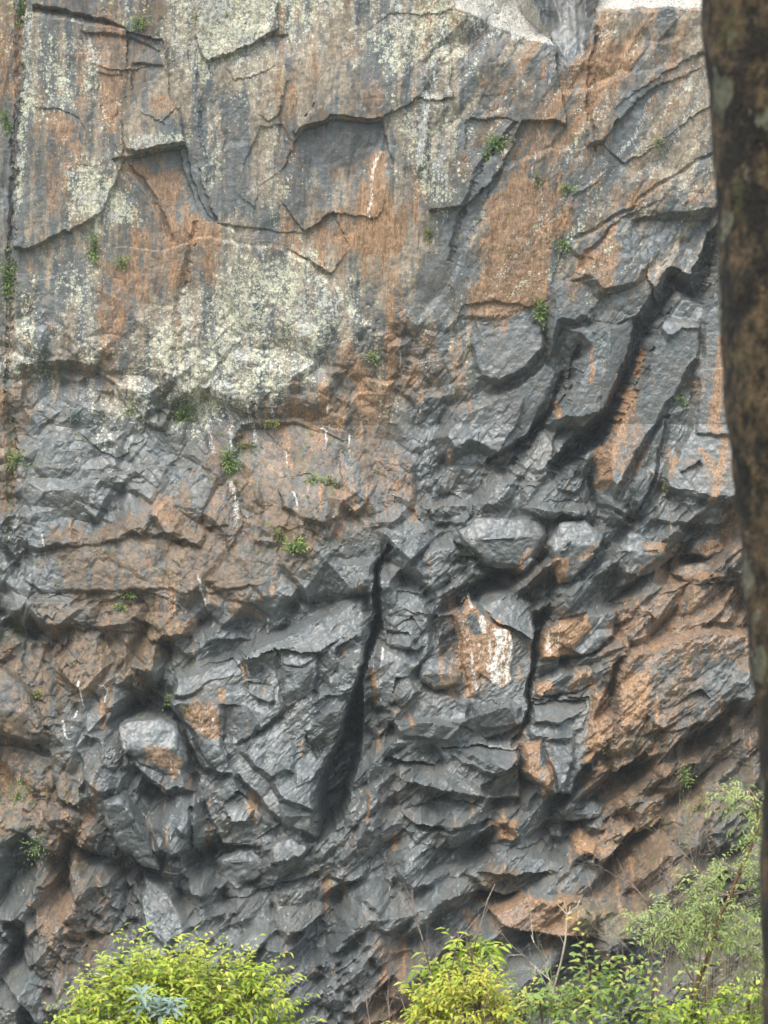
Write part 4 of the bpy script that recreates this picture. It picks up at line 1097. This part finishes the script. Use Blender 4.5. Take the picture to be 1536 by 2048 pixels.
# ------------------------------------------------------------------ bushes along the bottom
bush('leafy_bush', 'big rounded yellow-green bush with drooping leaves at bottom left', 'bush',
     [(290, 2080, 160, 160), (400, 2075, 145, 155), (500, 2040, 75, 105), (505, 1965, 38, 60), (575, 2095, 65, 75), (195, 2095, 65, 105), (330, 1978, 85, 65), (250, 2005, 80, 78)],
     18.0, 800, 19, 7, LEAF_Y, 1, spray_px=105, tint=.55, nl=10)
bush('yellow_bush', 'bright yellow-green feathery bush at the bottom, left of the green shrubs', 'bush',
     [(935, 2050, 95, 95), (1000, 2050, 60, 80), (880, 2070, 70, 60), (960, 1960, 60, 30), (860, 2010, 40, 30)], 17.0, 190, 16, 6, LEAF_YY, 2, spray_px=85, tint=.6, nl=11)
bush('shrub', 'slender shrub with long drooping pale green leaves above the yellow bush', 'shrub',
     [(935, 1925, 40, 30), (895, 1960, 35, 35), (970, 1890, 25, 22), (850, 1995, 25, 30)], 18.5, 75, 32, 9, LEAF_Y, 3, spray_px=60, tint=.45, nl=7, droop=1.6)
bush('green_shrub', 'mid green leafy shrub with scattered yellow leaves at bottom centre right', 'shrub',
     [(1130, 2070, 100, 90), (1240, 2050, 110, 95), (1080, 2000, 60, 40), (1180, 1950, 70, 40), (1310, 1960, 70, 35)], 16.0, 140, 21, 9, LEAF_G, 4, spray_px=95, tint=.66, nl=7)
bush('green_shrub', 'low shrub mixing yellow and green leaves in the bottom right corner', 'shrub',
     [(1330, 2075, 80, 60), (1430, 2080, 80, 65), (1510, 2080, 60, 70), (1390, 2000, 60, 20), (1500, 1985, 50, 20)], 17.0, 150, 20, 9, LEAF_Y, 5, spray_px=75, tint=.38, nl=8)
def rosette(name, label, u, v, d, mat, n, L, W, seed):
    R = random.Random(seed); px = d / FPX; c = at(u, v, d); LV = Leaves(); TB = Tubes()
    b = foot(u, d); root = thing(name, b, label, 'plant')
    TB.tube([b, b.lerp(c, .5) + rv(R, .03), c], .008, .005, 5)
    for s_ in range(7):
        c2 = c + Vector((R.uniform(-45, 45) * px, R.uniform(-.1, .1), R.uniform(-40, 25) * px))
        TB.tube([c - Vector((0, 0, 50 * px)), c2], .004, .003, 4)
        for k in range(n):
            a = 2 * math.pi * k / n + R.uniform(-.2, .2)
            LV.leaf(c2, Vector((math.cos(a), math.sin(a), R.uniform(-.1, .8))), Vector((0, 0, 1)), L * px * R.uniform(.7, 1.1), W * px, R.uniform(.3, .9), droop=.3)
    build('foliage', LV.v, LV.f, mat, root, LV.t); build('stem', TB.v, TB.f, WOOD, root)
rosette('silvery_plant', 'grey-green plant with whorls of pointed leaves in front of the big rounded bush', 305, 1998, 15.5, LEAF_S, 9, 40, 9, 8)

# ------------------------------------------------------------------ sapling with feathery olive leaves on the right
def sapling():
    d = 20.0; px = d / FPX; R = random.Random(12)
    b = foot(1385, d)
    root = thing('sapling', b, 'thin leaning sapling with a curved brown stem and feathery olive leaves at right', 'tree')
    TB, BR, LV = Tubes(), Tubes(), Leaves()
    main_ = [b] + [at(u, v, d) for u, v in ((1392, 1975), (1410, 1930), (1428, 1880), (1440, 1830), (1462, 1790), (1478, 1745), (1500, 1700), (1516, 1660), (1516, 1620), (1500, 1580))]
    TB.tube(main_, .024, .008, 8)
    ends = []
    extra = [((1385, 1960), (1370, 1890), (1360, 1830)), ((1385, 1960), (1345, 1890), (1305, 1850)), ((1392, 1975), (1402, 1900), (1415, 1840)), ((1440, 1830), (1400, 1800), (1370, 1790)), ((1478, 1745), (1440, 1720), (1420, 1700)), ((1462, 1790), (1500, 1780), (1530, 1790)), ((1516, 1640), (1480, 1600), (1450, 1590))]
    limbs = []
    for e in extra:
        BR = Tubes(); limbs.append(BR)
        pts = [main_[1]] * 0 + [min(main_, key=lambda w_: (w_ - at(e[0][0], e[0][1], d)).length)] + [at(u, v, d + R.uniform(-.2, .2)) for u, v in e[1:]]
        BR.tube(pts, .010, .004, 5)
        for k in range(3): branches(R, BR, pts[-1].lerp(pts[1], k * .3), (pts[-1] - pts[1]).normalized() + rv(R, .6), 55 * px, .004, 1, ends, .7, kids=2)
    blobs = [(1495, 1590, 50, 30), (1450, 1600, 30, 20), (1510, 1660, 40, 40), (1500, 1740, 40, 30), (1340, 1830, 60, 28), (1300, 1870, 45, 20), (1400, 1820, 50, 40), (1440, 1870, 60, 40), (1370, 1880, 60, 40), (1490, 1850, 45, 50), (1420, 1770, 40, 30), (1280, 1850, 30, 15), (1510, 1930, 30, 40), (1450, 1740, 25, 25)]
    for u, v, a, c in blobs:
        BR = Tubes(); limbs.append(BR)
        q = at(u, v, d); o_ = min(main_[1:], key=lambda w_: (w_ - q).length + max(0, w_.z - q.z) * 2)
        for j in range(3):
            e_ = at(u + R.uniform(-.7, .7) * a, v + R.uniform(-.7, .5) * c, d + R.uniform(-.3, .3))
            BR.tube([o_, o_.lerp(e_, .5) + Vector((0, 0, -.03)) + rv(R, .03), e_], .006, .002, 4)
        for k in range(int(a * c / 46)):
            q = at(u + R.gauss(0, .55) * a, v + R.gauss(0, .55) * c, d + R.uniform(-.5, .5))
            spray(R, LV, None, q, (rv(R, 1) + Vector((0, 0, .35))).normalized(), 34 * px, 8, 13 * px, 4.6 * px, R.uniform(.3, .9), .8, .0015)
    build('trunk', TB.v, TB.f, wood_material('sapling_bark', (0.13, 0.06, 0.03), (0.25, 0.13, 0.07)), root, smooth=True)
    for BR in limbs: build('branch', BR.v, BR.f, DEADW, root)
    build('crown', LV.v, LV.f, LEAF_O, root, LV.t)
sapling()

# ------------------------------------------------------------------ bare twigs and dry grass
def twigs(name, label, stems, d, mat, seed, r=.006, depth=2, group=None, kids=3, L=70, spread=.55):
    R = random.Random(seed); px = d / FPX; TB = Tubes(); ends = []
    b = foot(stems[0][0], d)
    root = thing(name, b, label, 'shrub', group)
    for st in stems:
        pts = [at(st[i], st[i + 1], d + .15 * math.sin(i)) for i in range(0, len(st), 2)]
        pts = [b] + pts
        TB.tube(pts, r, r * .45, 5)
        for k in range(depth * 2):
            i = R.randint(1, len(pts) - 2); q = pts[i].lerp(pts[i + 1], R.uniform(0, 1)); ax = (pts[i + 1] - pts[i]).normalized()
            branches(R, TB, q, ax + rv(R, .6), L * px * R.uniform(.5, 1.1), r * .45, 1, ends, spread, kids=kids)
    build('branches', TB.v, TB.f, mat, root)
    return root
def forked():
    d = 17.0; TB = Tubes(); b = foot(1100, d)
    root = thing('dead_sapling', b, 'pale bare twig forking into five prongs, standing before the orange rock face', 'twig')
    A = [b, at(1108, 1975, d), at(1122, 1925, d), at(1131, 1880, d), at(1134, 1830, d)]
    TB.tube(A, .008, .0065, 7)
    for e in (((1124, 1818), (1110, 1803)), ((1131, 1812), (1127, 1802)), ((1139, 1822), (1140, 1812)), ((1145, 1820), (1158, 1810)), ((1150, 1822), (1160, 1800))):
        TB.tube([at(1134, 1830, d)] + [at(u, v, d + .03) for u, v in e], .0055, .0025, 5)
    TB.tube([at(1129, 1890, d), at(1120, 1872, d), at(1114, 1860, d)], .003, .0015, 4)
    build('stem', TB.v, TB.f, PALE, root, smooth=True)
forked()
twigs('bare_shrub', 'leafless brown twiggy shrub rising left of the forked pale twig', [(915, 2048, 935, 1950, 955, 1870, 975, 1800, 990, 1768), (905, 2048, 900, 1960, 915, 1880, 960, 1830), (870, 2048, 860, 1940, 845, 1880, 830, 1825), (990, 2040, 970, 1960, 940, 1900)], 18.0, DEADW, 21, .007, 3)
twigs('bare_shrub', 'pale leafless branching twigs between the yellow bush and the green shrub', [(1110, 2000, 1090, 1930, 1068, 1885, 1062, 1870), (1100, 1960, 1060, 1925, 1035, 1895), (1130, 2040, 1070, 1930, 1070, 1950)], 17.5, PALE, 22, .006, 2)
twigs('bare_shrub', 'tangle of dry leafless twigs beneath the feathery sapling', [(1330, 2000, 1290, 1930, 1250, 1890, 1215, 1860), (1340, 2000, 1330, 1900, 1290, 1800, 1260, 1760), (1400, 2000, 1420, 1880, 1400, 1780, 1380, 1700), (1350, 1990, 1300, 1900, 1280, 1860), (1420, 1990, 1370, 1880, 1330, 1760, 1380, 1640), (1460, 2000, 1490, 1900, 1470, 1800)], 21.0, DEADW, 23, .006, 5, L=110)
twigs('bare_shrub', 'thin dry brown stems at the lower edge left of the yellow bush', [(820, 2048, 800, 1990, 770, 1930), (780, 2048, 775, 1980, 790, 1920), (740, 2048, 730, 1990, 700, 1960), (830, 2048, 825, 1990, 835, 1950)], 19.0, DEADW, 24, .004, 2)
twigs('bare_shrub', 'thin reddish stems poking up through the green shrub', [(1240, 2048, 1235, 2000, 1250, 1950), (1120, 2048, 1122, 1990, 1118, 1960), (1070, 2048, 1040, 2000, 1020, 1975), (1180, 1960, 1170, 1900, 1165, 1850)], 16.5, WOOD, 25, .005, 1)
def grass(name, label, u0, u1, vtop, d, n, seed, lean=0):
    R = random.Random(seed); px = d / FPX; LV = Leaves()
    for k in range(n):
        u = R.uniform(u0, u1); b = foot(u, d + R.uniform(-.6, .6)); t = at(u + lean + R.gauss(0, 22), vtop + abs(R.gauss(0, 45)), d)
        t.y = b.y + R.uniform(-.1, .1)
        m_ = b.lerp(t, .5) + Vector((R.uniform(-.03, .03), 0, 0)); sd = Vector((1, 0, 0)) * R.uniform(.003, .005); k0 = len(LV.v)
        LV.v += [b - sd, b + sd, m_ - sd, m_ + sd, t]; LV.t += [.5] * 5; LV.f += [(k0, k0 + 1, k0 + 3, k0 + 2), (k0 + 2, k0 + 3, k0 + 4)]
    o = build(name, LV.v, LV.f, STRAW, None, LV.t)
    tag(o, label, 'grass', kind='stuff')
grass('dry_grass', 'straw-coloured dry grass stalks in the bottom left corner', -40, 30, 1980, 17, 26, 31, -10)
grass('dry_grass', 'straw-coloured dry grass behind the feathery sapling', 1380, 1540, 1790, 22, 150, 32)
grass('dry_grass', 'dry grass stalks between the big rounded bush and the yellow bush', 640, 860, 2000, 19, 36, 33)

# ------------------------------------------------------------------ plants rooted in cracks of the cliff
def clump(name, label, cat, u, v, w_, h_, mat, seed, n=70, hang=0.0, leaf=9, group='green tufts growing from cracks in the cliff'):
    R = random.Random(seed); px = DIST / FPX * .98
    p = on_cliff(u, v, .05); LV = Leaves()
    for k in range(n):
        q = p + Vector((R.gauss(0, .30) * w_ * px, -abs(R.gauss(0, .2)) * w_ * px * .6, R.gauss(0, .32) * h_ * px))
        d = Vector((q.x - p.x, -.5, (q.z - p.z) + .3 - hang)).normalized() + rv(R, .6)
        k0 = len(LV.v); LV.v += [p + Vector((.012, 0, 0)), p - Vector((.012, 0, 0)), q]; LV.t += [.1] * 3; LV.f.append((k0, k0 + 1, k0 + 2))
        LV.leaf(q, d, (Vector((0, -.6, 1)) + rv(R, .4)).normalized(), leaf * px * R.uniform(.45, 1.1), leaf * .4 * px, R.uniform(.1, 1), droop=.35)
    for k in range(5):     # rootstock
        LV.leaf(p, rv(R, 1), Vector((0, 0, 1)), 8 * px, 3 * px, 0)
    o = build(name, LV.v, LV.f, mat, None, LV.t)
    c = p.copy(); o.data.transform(Matrix.Translation(-c)); o.location = c
    tag(o, label, cat, group)
CL = [
 ('fern', 'tall narrow green fern tuft below the lichened wall at upper left', 190, 495, 22, 48, LEAF_F, 130, 10),
 ('fern', 'small dark green tuft just right of the tall fern tuft', 243, 526, 26, 24, LEAF_F, 80, 8),
 ('creeper', 'dark creeper hanging in the left cleft beside the wall edge', 18, 560, 34, 90, LEAF_F, 260, 9),
 ('creeper', 'small dark creeper high in the left cleft', 10, 240, 24, 50, LEAF_F, 110, 8),
 ('creeper', 'green growth in the top left corner beside the ledge', 42, 20, 22, 60, LEAF_F, 140, 8),
 ('shrublet', 'olive green shrublet on the rim above the hanging slab', 275, 45, 50, 26, LEAF_F, 130, 8),
 ('shrublet', 'round bushy green tuft under the tip of the lichened slab', 366, 836, 44, 56, LEAF_F, 240, 10),
 ('shrublet', 'sparse dark tuft left of the round bushy tuft', 256, 822, 34, 34, LEAF_F, 90, 8),
 ('fern', 'pale green feathery fern on grey rock at left', 150, 828, 24, 26, LEAF_S, 80, 8),
 ('fern', 'bright green fern clump beside the left cleft', 34, 925, 34, 34, LEAF_F, 150, 11),
 ('creeper', 'trailing bright green creeper running down a joint in brown rock', 458, 922, 34, 48, LEAF_F, 220, 10),
 ('creeper', 'thin diagonal strip of green above the trailing creeper', 492, 890, 46, 14, LEAF_M, 90, 9),
 ('moss_tuft', 'small yellow-green moss tuft on the brown wall beneath white drips', 545, 848, 34, 14, LEAF_M, 70, 8),
 ('moss_tuft', 'yellow moss clump on a ledge left of the gully head', 662, 965, 26, 20, LEAF_M, 90, 8),
 ('moss_tuft', 'green and yellow moss on the ledge beneath white root marks', 628, 958, 34, 20, LEAF_F, 100, 8),
 ('fern', 'bright green fern patch in the middle of the brown band', 592, 1093, 40, 22, LEAF_F, 190, 11),
 ('fern', 'trail of small green leaves left of the bright fern patch', 560, 1068, 34, 30, LEAF_M, 90, 8),
 ('fern', 'pale green fern below the grey and white lichen slope', 744, 716, 26, 20, LEAF_F, 80, 9),
 ('shrublet', 'dark green shrublet in the diagonal crack at upper centre right', 992, 290, 40, 30, LEAF_F, 160, 9),
 ('shrublet', 'lighter tuft trailing below the dark shrublet in the diagonal crack', 974, 316, 22, 26, LEAF_F, 80, 8),
 ('shrublet', 'flat dark green cushion on orange rock at upper right', 1134, 378, 38, 18, LEAF_F, 120, 8),
 ('fern', 'bright green fern on a ledge right of the orange wall', 1128, 490, 30, 24, LEAF_F, 130, 9),
 ('fern', 'bright green hanging fern beside the vertical joint', 1082, 626, 28, 44, LEAF_F, 190, 10),
 ('fern', 'thin green fern on the tall leaning slab', 1362, 806, 26, 30, LEAF_F, 70, 9),
 ('moss_tuft', 'tiny yellow-green tuft beneath the tall leaning slab', 1330, 971, 12, 12, LEAF_M, 40, 7),
 ('fern', 'tiny green tuft high on the streaked wall near the big trunk', 1314, 284, 16, 18, LEAF_F, 50, 7),
 ('fern', 'small bright green tuft above the rounded ledges at lower left', 260, 1190, 30, 14, LEAF_F, 80, 9),
 ('fern', 'small dark green tuft just below the bright one above the rounded ledges', 240, 1216, 30, 14, LEAF_F, 70, 8),
 ('fern', 'bright lime leaf tuft on dark ground above the left slab', 77, 1387, 20, 14, LEAF_M, 60, 10),
 ('fern', 'green tuft in the corner left of the central massif', 331, 1405, 16, 22, LEAF_F, 60, 9),
 ('fern', 'green tuft growing between two orange rock panels', 1216, 1492, 18, 30, LEAF_F, 80, 8),
 ('fern', 'small green patch at the left edge above brown ledges', 14, 1256, 26, 24, LEAF_F, 80, 8),
 ('moss_tuft', 'yellow-green moss hanging on a rib at upper centre', 858, 470, 14, 30, LEAF_M, 60, 7),
 ('moss_tuft', 'yellow moss patch near the flat dark cushion', 1074, 360, 14, 34, LEAF_M, 60, 7),
 ('fern', 'low green tufts on brown rock at lower right', 1372, 1555, 30, 40, LEAF_F, 120, 8),
 ('moss_tuft', 'olive moss clump beside the sapling top', 1400, 1620, 30, 40, LEAF_M, 120, 8),
 ('creeper', 'dark green growth on shaded rocks at the left edge, low down', 30, 1600, 60, 70, LEAF_F, 170, 7),
 ('creeper', 'scattered dark green leaves below the left edge growth', 70, 1690, 50, 60, LEAF_F, 120, 7),
]
for i, (nm, lb, u, v, w_, h_, mt, n, lf) in enumerate(CL):
    clump(nm, lb, {'fern': 'fern', 'creeper': 'creeper', 'shrublet': 'shrub', 'moss_tuft': 'moss'}[nm], u, v, w_ * .85, h_ * .85, mt, 100 + i, int(n * .75), leaf=lf * .9)

# scattered tiny tufts and grasses that nobody could count, rooted on the ledges
def ledge_grass():
    R = random.Random(5); LV = Leaves(); px = DIST / FPX
    zones = [(30, 860, 560, 1000, .5), (60, 1080, 560, 1420, .5), (480, 820, 760, 1120, .6), (40, 480, 660, 560, .35), (850, 80, 1150, 640, .3), (1180, 1540, 1536, 1800, .5), (0, 1500, 200, 1760, .6), (60, 0, 700, 130, .25), (1180, 1300, 1400, 1600, .3)]
    for (a, b, c, d_, k) in zones:
        for i in range(int((c - a) * (d_ - b) / 1000 * k)):
            u, v = R.uniform(a, c), R.uniform(b, d_); p = on_cliff(u, v, .01); t = R.random()
            for j in range(R.randint(2, 7)):
                LV.leaf(p + rv(R, 3 * px), rv(R, .7) + Vector((0, -.5, .3)), Vector((0, -.5, 1)), R.uniform(3, 7) * px, 2.2 * px, min(1, max(0, t + R.gauss(0, .15))))
    o = build('ledge_plants', LV.v, LV.f, LEAF_M, None, LV.t)
    tag(o, 'tiny yellow-green tufts scattered along the ledges of the cliff', 'ground cover', kind='stuff')
ledge_grass()

# ------------------------------------------------------------------ separate blocks of rock lying on the ledges
def boulder(label, pts, h, top=.35, seed=0, gu=0.0, gv=-.12, tonev=0.0, sink=45):
    P = np.array(pts, np.float32).reshape(-1, 2); c = P.mean(0)
    i = int((c[0] - U0) / STEP); j = int((c[1] - V0) / STEP)
    h0 = float(np.percentile(H[j - 14:j + 15, i - 14:i + 15], 40)); hb = float(HB[j, i])
    y0, y1 = P[:, 1].min(), P[:, 1].max()
    bm = bmesh.new(); R = random.Random(seed)
    def add(u, v, z):
        q = cliff_points(np.array(float(u)), np.array(float(v)), np.array(hb), np.array(h0 + z - 0)); bm.verts.new(tuple(q))
    for (u, v) in P:
        add(u, v, -sink); add(c[0] + (u - c[0]) * .97, c[1] + (v - c[1]) * .97, h * .25 * R.uniform(.5, 1.4))
        # front: inset, the upper rim set back so that the top face looks at the sky
        fu, fv = c[0] + (u - c[0]) * .80, c[1] + (v - c[1]) * .80
        t = (v - y0) / (y1 - y0)
        if t < top: fv = y0 + (y1 - y0) * (top + .04 * R.uniform(-1, 1)); 
        add(fu, fv, h + gu * (fu - c[0]) + gv * (fv - c[1]) + R.uniform(-.06, .06) * h)
    bmesh.ops.convex_hull(bm, input=bm.verts)
    bmesh.ops.delete(bm, geom=[v for v in bm.verts if not v.link_faces], context='VERTS')
    bmesh.ops.bevel(bm, geom=list(bm.edges), offset=.07, segments=1, affect='EDGES')
    bmesh.ops.triangulate(bm, faces=bm.faces)
    size = max(np.ptp(P[:, 0]), np.ptp(P[:, 1])) / 30
    for it in range(7):
        long_ = [e for e in bm.edges if e.calc_length() > .11]
        if not long_ or len(bm.verts) > 26000: break
        bmesh.ops.subdivide_edges(bm, edges=long_, cuts=1)
        bmesh.ops.triangulate(bm, faces=[f for f in bm.faces if len(f.verts) > 3])
    bm.normal_update()
    co = np.array([v.co[:] for v in bm.verts]); no = np.array([v.normal[:] for v in bm.verts])
    n1 = fbm(co[:, 0] * 1.3 + seed, co[:, 2] * 1.3 + co[:, 1] * .7, 41 + seed, 5, .6) * .12
    ch, tn = chips(co[:, 0] * 30, -co[:, 2] * 30 + co[:, 1] * 12, 30, 34, 22, 60 + seed, -.2, 1.8)
    co = co + no * (n1 + (ch - .6) * .12)[:, None]
    for v, q in zip(bm.verts, co): v.co = q
    base = Vector(co.mean(0)); base = Vector((base.x, base.y, float(co[:, 2].min())))
    for v in bm.verts: v.co -= base
    me = bpy.data.meshes.new('boulder'); bm.to_mesh(me); bm.free(); me.materials.append(ROCK)
    me.polygons.foreach_set('use_smooth', [True] * len(me.polygons))
    # stains continue from the rock around
    rel = co - CAM; dist = -(rel @ CN)
    uu = 768 + (rel @ CR) / dist * FPX; vv = 1024 - (rel @ CU) / dist * FPX
    ii = np.clip(((uu - U0) / STEP).astype(int), 0, NU - 1); jj = np.clip(((vv - V0) / STEP).astype(int), 0, NV - 1)
    put_masks(me, MK[jj, ii], (tn - .5) * .12 + tonev)
    o = bpy.data.objects.new('boulder', me); o.location = base; COL.objects.link(o)
    tag(o, label, 'rock', 'blocks of rock on the ledges')
import bmesh
BO = [
 ('long flat-topped grey slab just right of the small dark hollow', [910, 1060, 950, 1036, 1010, 1032, 1082, 1040, 1100, 1070, 1092, 1095, 1050, 1140, 1000, 1140, 960, 1124, 925, 1092], 26, .42),
 ('smooth rounded dark boulder with a rusty front, left of the central massif', [238, 1450, 262, 1436, 330, 1434, 356, 1446, 370, 1482, 380, 1520, 370, 1560, 330, 1552, 280, 1530, 250, 1490], 34, .45),
 ('long dark leaning block below the rounded rusty boulder', [208, 1596, 250, 1580, 270, 1610, 300, 1665, 326, 1738, 290, 1728, 240, 1690, 214, 1640], 24, .12),
 ('long bluish ledge block left of the foot of the black gully', [428, 1728, 470, 1704, 520, 1690, 560, 1700, 556, 1730, 510, 1770, 436, 1792], 28, .4),
 ('small grey block in front of the sunny orange and white panel', [836, 1335, 862, 1312, 890, 1318, 924, 1345, 920, 1370, 868, 1380, 840, 1362], 20, .5),
 ('grey block with a triangular orange front right of the flat slab', [1092, 1085, 1120, 1046, 1170, 1040, 1206, 1068, 1190, 1110, 1140, 1165, 1114, 1168], 28, .42),
 ('orange and grey block resting near the big trunk, upper of the pair', [1382, 1110, 1395, 1085, 1422, 1062, 1454, 1066, 1462, 1100, 1420, 1122], 24, .3),
 ('lower flatter orange block of the pair near the big trunk', [1348, 1150, 1366, 1132, 1410, 1126, 1462, 1146, 1450, 1166, 1390, 1174], 20, .45),
 ('angular grey block with orange lower edge behind the flat slab', [1222, 1140, 1236, 1092, 1262, 1062, 1290, 1092, 1334, 1088, 1330, 1110, 1284, 1126, 1270, 1156], 22, .4),
 ('flat blue-grey shelf block above the small orange faces at lower right', [1108, 1632, 1130, 1616, 1190, 1612, 1218, 1624, 1212, 1646, 1150, 1654, 1116, 1650], 20, .6),
 ('large brown angular block at the left edge with a dark underside', [-60, 1345, 10, 1336, 50, 1370, 92, 1432, 104, 1484, 70, 1490, 20, 1462, -60, 1448], 30, .55),
]
for k, (lb, pts, h_, tp) in enumerate(BO): boulder(lb, pts, h_, tp, k + 1)

# small still pool in the hollow beside the flat slab
def pool():
    m = N('pool_water'); m.put(m.b.inputs['Base Color'], (0.03, 0.035, 0.012)); m.b.inputs['Roughness'].default_value = .08
    c = on_cliff(932, 1108); v = []
    for k in range(20):
        a = 2 * math.pi * k / 20; v.append(c + Vector((math.cos(a) * 1.3, math.sin(a) * 1.0, .12)))
    o = build('pool_water', v, [tuple(range(20))], m.m); tag(o, kind='structure')
pool()

def haze():
    bm = bmesh.new()
    x0, x1, y0, y1, z0, z1 = -130, 130, -160, 20, -75, 62
    bmesh.ops.create_cube(bm, size=1.0)
    for v in bm.verts:
        v.co = Vector(((x0 + x1) / 2 + v.co.x * (x1 - x0), (y0 + y1) / 2 + v.co.y * (y1 - y0), (z0 + z1) / 2 + v.co.z * (z1 - z0)))
    me = bpy.data.meshes.new('haze'); bm.to_mesh(me); bm.free()
    m = bpy.data.materials.new('haze'); m.use_nodes = True; t_ = m.node_tree; t_.nodes.remove(t_.nodes['Principled BSDF'])
    pv = t_.nodes.new('ShaderNodeVolumePrincipled'); pv.inputs['Color'].default_value = (1, 1, .98, 1); pv.inputs['Density'].default_value = 0.00022
    pv.inputs['Anisotropy'].default_value = .2
    t_.links.new(pv.outputs[0], t_.nodes['Material Output'].inputs['Volume'])
    me.materials.append(m)
    o = bpy.data.objects.new('haze', me); COL.objects.link(o); tag(o, 'thin pale air between the viewer and the cliff', 'haze', kind='stuff')
haze()
